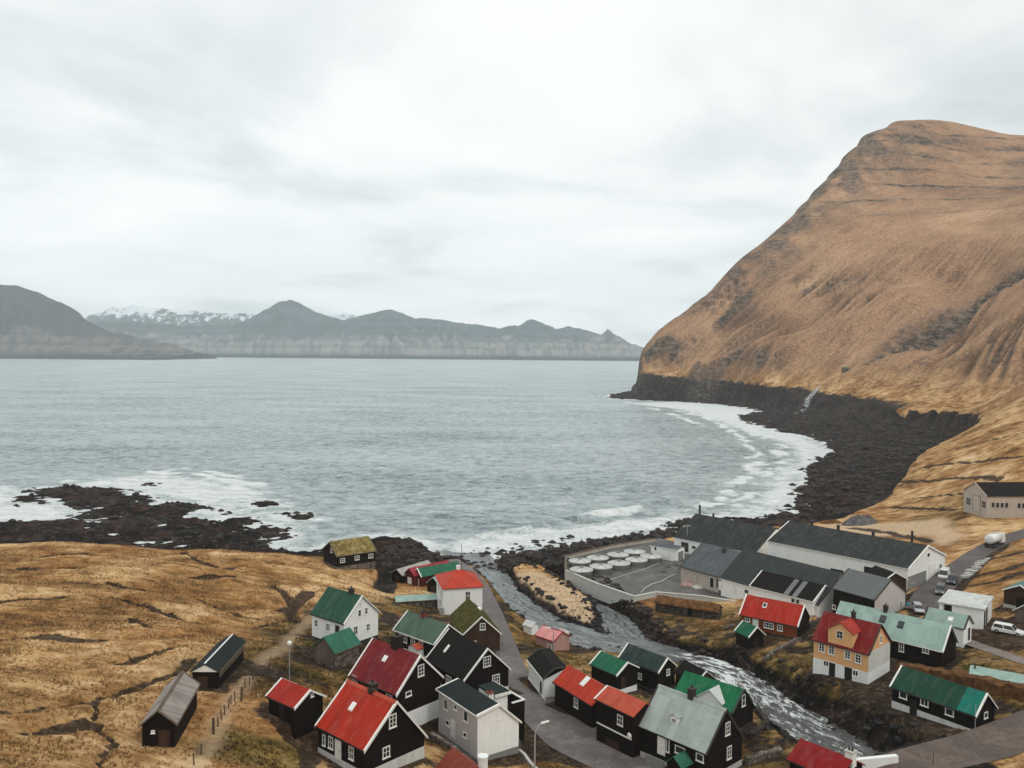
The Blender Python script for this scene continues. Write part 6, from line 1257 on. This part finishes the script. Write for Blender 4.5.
o = empty('barrel', (*onground(907.4, 608)[:2], hat(*onground(907.4, 608)[:2])), 0, 'turquoise plastic barrel beside the brown boarded workshop', 'barrel'); t = NT('turquoise_plastic'); M['cyan'] = t.fin(lin(50, 140, 150), .5)
MB().lathe([(.42, 0), (.48, .25), (.48, .75), (.42, 1.1)], 16).build('drum', M['cyan'], o, True); MB().lathe([(.4, 1.101), (.4, 1.16), (.1, 1.17)], 16).build('lid', M['black'], o)
# pale blocks stacked beside the road
blk = None; rb_ = random.Random(5)
for i, (px, py) in enumerate([(964.5, 578), (967, 575.5), (969.5, 573), (972, 571), (975, 569), (977, 566.5), (979.5, 565), (982, 563), (985, 561.5), (988, 560), (970, 576.5), (974.5, 573), (979, 569.5)]):
    q = onground(px, py)
    if blk is None: blk = MB().box(-1.0, 1.0, -.32, .32, -.1, .5).build('concrete_block', M['conc_light'], bevel=.04); c = blk
    else: c = blk.copy(); COL.objects.link(c)
    c.location = (q[0], q[1], hat(q[0], q[1])); c.rotation_euler = (0, 0, R(rb_.uniform(-25, 25))); c.scale = (rb_.uniform(.7, 1.1), 1, rb_.uniform(.7, 1.3))
    tag(c, 'pale concrete block lying in the row beside the dark road', 'block', 'pale blocks beside the dark road')
def heap(name, label, cat, x, y, z, r, hgt, mat, seed, n=28):
    th = np.linspace(0, 2 * np.pi, n, endpoint=False); vs = [(0, 0, hgt * .9)]; fs = []
    for i, f in enumerate((.3, .6, .85, 1.0)):
        for a in th:
            k = 1 + perlin(np.array([math.cos(a) * 2 + f]), np.array([math.sin(a) * 2]), seed)[0] * .35
            vs.append((r[0] * f * k * math.cos(a), r[1] * f * k * math.sin(a), hgt * (1 - f ** 2) * (1 + .5 * perlin(np.array([a * 2.5]), np.array([f * 5]), seed + 2)[0]) - (.4 if f == 1 else 0)))
    fs += [(0, 1 + k, 1 + (k + 1) % n) for k in range(n)]
    for i in range(3): fs += [(1 + i * n + k, 1 + (i + 1) * n + k, 1 + (i + 1) * n + (k + 1) % n, 1 + i * n + (k + 1) % n) for k in range(n)]
    o = MB().add(vs, fs).build(name, M[mat]); o.location = (x, y, z); return tag(o, label, cat)
M['netting'] = turf('old_netting', [(0.3, lin(44, 42, 44)), (0.5, lin(92, 90, 92)), (0.7, lin(140, 136, 134))]); M['pinknet'] = turf('pink_netting', [(0.3, lin(104, 80, 76)), (0.5, lin(170, 140, 132)), (0.7, lin(204, 190, 182))])
q = onground(862, 524); heap('debris_heap', 'big grey heap of rubble and netting on the shore behind the longest warehouse', 'heap', *q[:2], hat(*q[:2]), (6, 4), 2.6, 'netting', 301)
q = onground(832, 523); heap('debris_heap', 'low brown heap of rubble left of the big grey heap on the shore', 'heap', *q[:2], hat(*q[:2]), (4, 2.2), 1.0, 't_heath', 305)
q = atz(688, 585, 4.4); heap('net_pile', 'pale pink pile of nets in front of the concrete-walled warehouse', 'net pile', q[0], q[1], 4.42, (2.2, 1.4), .9, 'pinknet', 307)
q = atz(698, 588, 4.4); heap('net_pile', 'small white pile of nets beside the warehouse door on the quay', 'net pile', q[0], q[1], 4.42, (1.3, 1.0), .7, 'conc_light', 309)
hs = MB().tube([atz(a, b, 4.5) for a, b in ((641, 592.5), (645, 588), (652, 584), (661, 581.5), (668, 577.5), (676, 574))], .12, 6).build('hose', M['conc_light']); tag(hs, 'pale hose snaking across the dark quay yard', 'hose')
hs = MB().tube([atz(a, b, 4.5) for a, b in ((606, 581), (625, 575), (645, 569), (660, 563))], .08, 6).build('pipe', M['conc_light']); tag(hs, 'straight pale pipe lying across the quay yard near the tanks', 'pipe')
# crane / pipework behind the workshops
q = atz(826, 580, 7); o = empty('pipework', (q[0], q[1], 7), R(-49), 'dark arched pipe and machinery against the longest white warehouse wall', 'pipework')
MB().tube([(-12, 0, 3.6), (-6, 0, 3.4), (-2.5, 0, 3.2), (-1.6, 0, 2.2), (-1.4, 0, 0)], .2, 8).build('long_pipe', M['iron'], o); MB().tube([(1, 0, 1.5), (1.5, 0, 3.0), (3, 0, 3.6), (4.5, 0, 3.0), (5, 0, 1.0)], .16, 8).build('hoop', M['iron'], o); MB().box(1.6, 4.4, -.6, .6, -1, 2.6).build('machine', M['iron'], o)
q = atz(740, 553, 5.5); o = heap('scrap_pile', 'pale jumble of scrap and ducting between the quay warehouses', 'scrap', q[0], q[1], 6.0, (5, 2), 2.2, 'conc_light', 311)
# boxes on the quay
bx0 = None
for i, (px, py, lab) in enumerate(((664, 572, 'grey fish tub nearest the hose on the quay yard'), (668, 567, 'grey fish tub beside the small white quay building'), (676, 565, 'grey fish tub between quay building and concrete warehouse'), (681, 569, 'grey fish tub against the concrete warehouse corner'), (593, 571.5, 'dark fish tub between two covered tanks'))):
    q = atz(px, py, 4.4)
    if bx0 is None:
        bx0 = empty('fish_tub', (0, 0, 0), 0, lab, 'tub', 'fish tubs on the quay'); mb = MB()
        for a in ((-.6, .6, -.5, -.42), (-.6, .6, .42, .5), (-.6, -.52, -.419, .419), (.52, .6, -.419, .419)): mb.box(*a, .15, 1.0)
        mb.box(-.52, .52, -.42, .42, .15, .22); mb.build('tub', M['conc_grey'], bx0); MB().box(-.55, .55, -.4, .4, 0, .148).build('skid', M['iron'], bx0); c = bx0
    else: c = copy_tree(bx0)
    c.location = (q[0], q[1], 4.41); c.rotation_euler = (0, 0, rb_.uniform(0, 3)); c['label'] = lab

# planks
for (px, py, yw, lab) in ((730, 627, 40, 'stack of pale planks lying left of the tiny green-roofed shed'),):
    q = onground(px, py); o = empty('plank_stack', (q[0], q[1], hat(q[0], q[1])), R(yw), lab, 'planks')
    for i in range(6): MB().box(-1.7 + rb_.uniform(-.3, .3), 1.7 + rb_.uniform(-.3, .3), -.45 + (i % 3) * .31, -.2 + (i % 3) * .31, .02 + (i // 3) * .13, .13 + (i // 3) * .13).build('plank', M['weathered'], o)
# ------------------------------------------------------------------ loose rocks and grass (uncountable)
def icos():
    import bmesh
    bm = bmesh.new(); bmesh.ops.create_icosphere(bm, subdivisions=1, radius=1.0); v = np.array([x.co[:] for x in bm.verts]); f = np.array([[q.index for q in p.verts] for p in bm.faces]); bm.free(); return v, f
IV, IF = icos(); rr = np.random.RandomState(9)
def scatter(xy, smin, smax, sink=.35):
    n = len(xy); z = hat_v(xy[:, 0], xy[:, 1]); s = smin + (smax - smin) * rr.rand(n) ** 2.2
    sc = np.stack([s * (.8 + .6 * rr.rand(n)), s * (.8 + .6 * rr.rand(n)), s * (.5 + .4 * rr.rand(n))], -1)
    a = rr.rand(n) * 6.28; c, q = np.cos(a), np.sin(a); v = IV[None] * (1 + (rr.rand(n, len(IV), 1) - .5) * .45) * sc[:, None]
    v = np.stack([v[..., 0] * c[:, None] - v[..., 1] * q[:, None], v[..., 0] * q[:, None] + v[..., 1] * c[:, None], v[..., 2]], -1) + np.stack([xy[:, 0], xy[:, 1], z + sc[:, 2] * (.5 - sink)], -1)[:, None]
    f = IF[None] + (np.arange(n) * len(IV))[:, None, None]
    return v.reshape(-1, 3), f.reshape(-1, 3)
def pick(n, poly, cond):
    P_ = np.array(poly); x0, y0 = P_.min(0); x1, y1 = P_.max(0); out = np.zeros((0, 2))
    for _ in range(40):
        q = np.stack([x0 + (x1 - x0) * rr.rand(n), y0 + (y1 - y0) * rr.rand(n)], -1); out = np.r_[out, q[inside(q[:, 0], q[:, 1], poly) & cond(q)]]
        if len(out) >= n: break
    return out[:n]
beach = zpoly([(440,566),(470,548),(560,538),(690,517),(700,530),(655,546),(566,560),(560,575),(500,575)])
zb = lambda lo, hi: (lambda q: (grid_at(ysd, q[:, 0], q[:, 1]) < -1) & (hat_v(q[:, 0], q[:, 1]) > lo) & (hat_v(q[:, 0], q[:, 1]) < hi))
S_ = [scatter(pick(1300, beach, zb(-.9, 4.2)), .2, 1.5),
      scatter(pick(2600, zpoly([(690,522),(780,522),(835,520),(885,500),(905,470),(940,448),(955,425),(900,412),(830,405),(740,412),(800,440),(800,470),(770,515)]), zb(-.9, 9)), .3, 2.2),
      scatter(pick(500, zpoly([(0,535),(10,486),(150,480),(300,500),(350,540),(300,552)]), zb(-.6, 4)), .3, 1.6)]
pts = []
for rv, wds in ((RIV[1:16], (1.2, 5.0)), (RIV2, (.2, 5))):
    Lr = np.array(rv); d = np.r_[0, np.cumsum(np.hypot(np.diff(Lr[:, 0]), np.diff(Lr[:, 1])))]; s = rr.rand(1100) * d[-1]
    x, y, w = (np.interp(s, d, Lr[:, k]) for k in (0, 1, 3)); tx, ty = np.interp(s + .5, d, Lr[:, 0]) - x, np.interp(s + .5, d, Lr[:, 1]) - y; q = np.hypot(tx, ty) + 1e-6
    off = (w - .8 + rr.rand(1100) * wds[1]) * np.sign(rr.rand(1100) - .5); off = np.where(rr.rand(1100) < .24, (rr.rand(1100) - .5) * 2 * w, off)
    pts.append(np.stack([x - ty / q * off, y + tx / q * off], -1))
pts = np.concatenate(pts); pts = pts[grid_at(road_m, pts[:, 0], pts[:, 1]) < .05]
for k_, p in P.items(): pts = pts[np.hypot(pts[:, 0] - p[0], pts[:, 1] - p[1]) > p[5] * .62]
S_.append(scatter(pts, .15, .8, .3))
S_.append(scatter(pick(160, zpoly([(385,575),(440,575),(445,560),(400,545),(375,560)]), zb(-.5, 6)), .3, 1.6))
nv = 0; VV = []; FF = []
for v, f in S_: VV.append(v); FF.append(f + nv); nv += len(v)
t = NT('boulder_rock'); a = t.noise(.9, 6, .7); b = t.noise(.13, 3, .6)
bm_ = t.fin(t.mix(t.ramp(b, [(.4, 0.), (.65, .55)]), t.ramp(a, [(.34, lin(9, 8, 8)), (.54, lin(24, 21, 19)), (.68, lin(84, 76, 69))]), lin(66, 52, 44)), .75, t.bump(t.noise(4, 5, .7), .5, .1), .3)
tag(np_mesh('shore_boulders', np.concatenate(VV), np.concatenate(FF), bm_, False), kind='stuff')
# dry grass
nb = 110000
q = np.stack([-110 + 200 * rr.rand(nb * 2), 62 + 165 * rr.rand(nb * 2)], -1)
dn = np.exp(-(q[:, 1] - 76) / 90); q = q[rr.rand(len(q)) < dn]
rk_, dt_, rd_ = grid_at(rock, q[:, 0], q[:, 1]), grid_at(dirt, q[:, 0], q[:, 1]), grid_at(road_m, q[:, 0], q[:, 1])
ok = (rk_ < .3) & (dt_ < .12) & (rd_ < .1) & (grid_at(ky, q[:, 0], q[:, 1]) < .1) & (hat_v(q[:, 0], q[:, 1]) > 1.2) & (grid_at(pth, q[:, 0], q[:, 1]) < .3) & (fbm(q[:, 0] / 5, q[:, 1] / 5, 2, 333) > -.12 - .25 * rr.rand(len(q)))
for k_, p in P.items():
    c, s = math.cos(R(p[3])), math.sin(R(p[3])); ok &= ~((np.abs((q[:, 0] - p[0]) * c + (q[:, 1] - p[1]) * s) < p[4] / 2) & (np.abs(-(q[:, 0] - p[0]) * s + (q[:, 1] - p[1]) * c) < p[5] / 2))
q = q[ok]; n = len(q); z = hat_v(q[:, 0], q[:, 1])
vv = []; hgt = .12 + .26 * rr.rand(n) ** 2; lushv = np.maximum(grid_at(lush, q[:, 0], q[:, 1]), .6 * grid_at(heath, q[:, 0], q[:, 1]))
for k in range(3):
    a = rr.rand(n) * 6.28; w = .05 + .06 * rr.rand(n); ln = (rr.rand(n) - .2) * hgt * 1.3; ox, oy = (rr.rand(n) - .5) * .3, (rr.rand(n) - .5) * .3
    x, y = q[:, 0] + ox, q[:, 1] + oy
    vv.append(np.stack([np.stack([x - w * np.cos(a), y - w * np.sin(a), z - .03], -1), np.stack([x + w * np.cos(a), y + w * np.sin(a), z - .03], -1), np.stack([x - np.sin(a) * ln, y + np.cos(a) * ln, z + hgt], -1)], 1))
vv = np.concatenate(vv).reshape(-1, 3); t = NT('dry_grass'); a = t.attr('tint'); l_ = t.attr('lush')
gm_ = t.fin(t.mix(l_, t.ramp(a, [(0., lin(128, 98, 60)), (.5, lin(172, 136, 90)), (1., lin(206, 174, 128))]), t.ramp(a, [(0., lin(36, 30, 15)), (.6, lin(84, 70, 34)), (1., lin(146, 122, 72))])), .9, None, .1)
tag(np_mesh('dry_grass', vv, np.arange(len(vv)).reshape(-1, 3), gm_, True, {'tint': np.repeat(np.tile(rr.rand(n), 3), 3), 'lush': np.repeat(np.tile(lushv, 3), 3)}), kind='stuff')
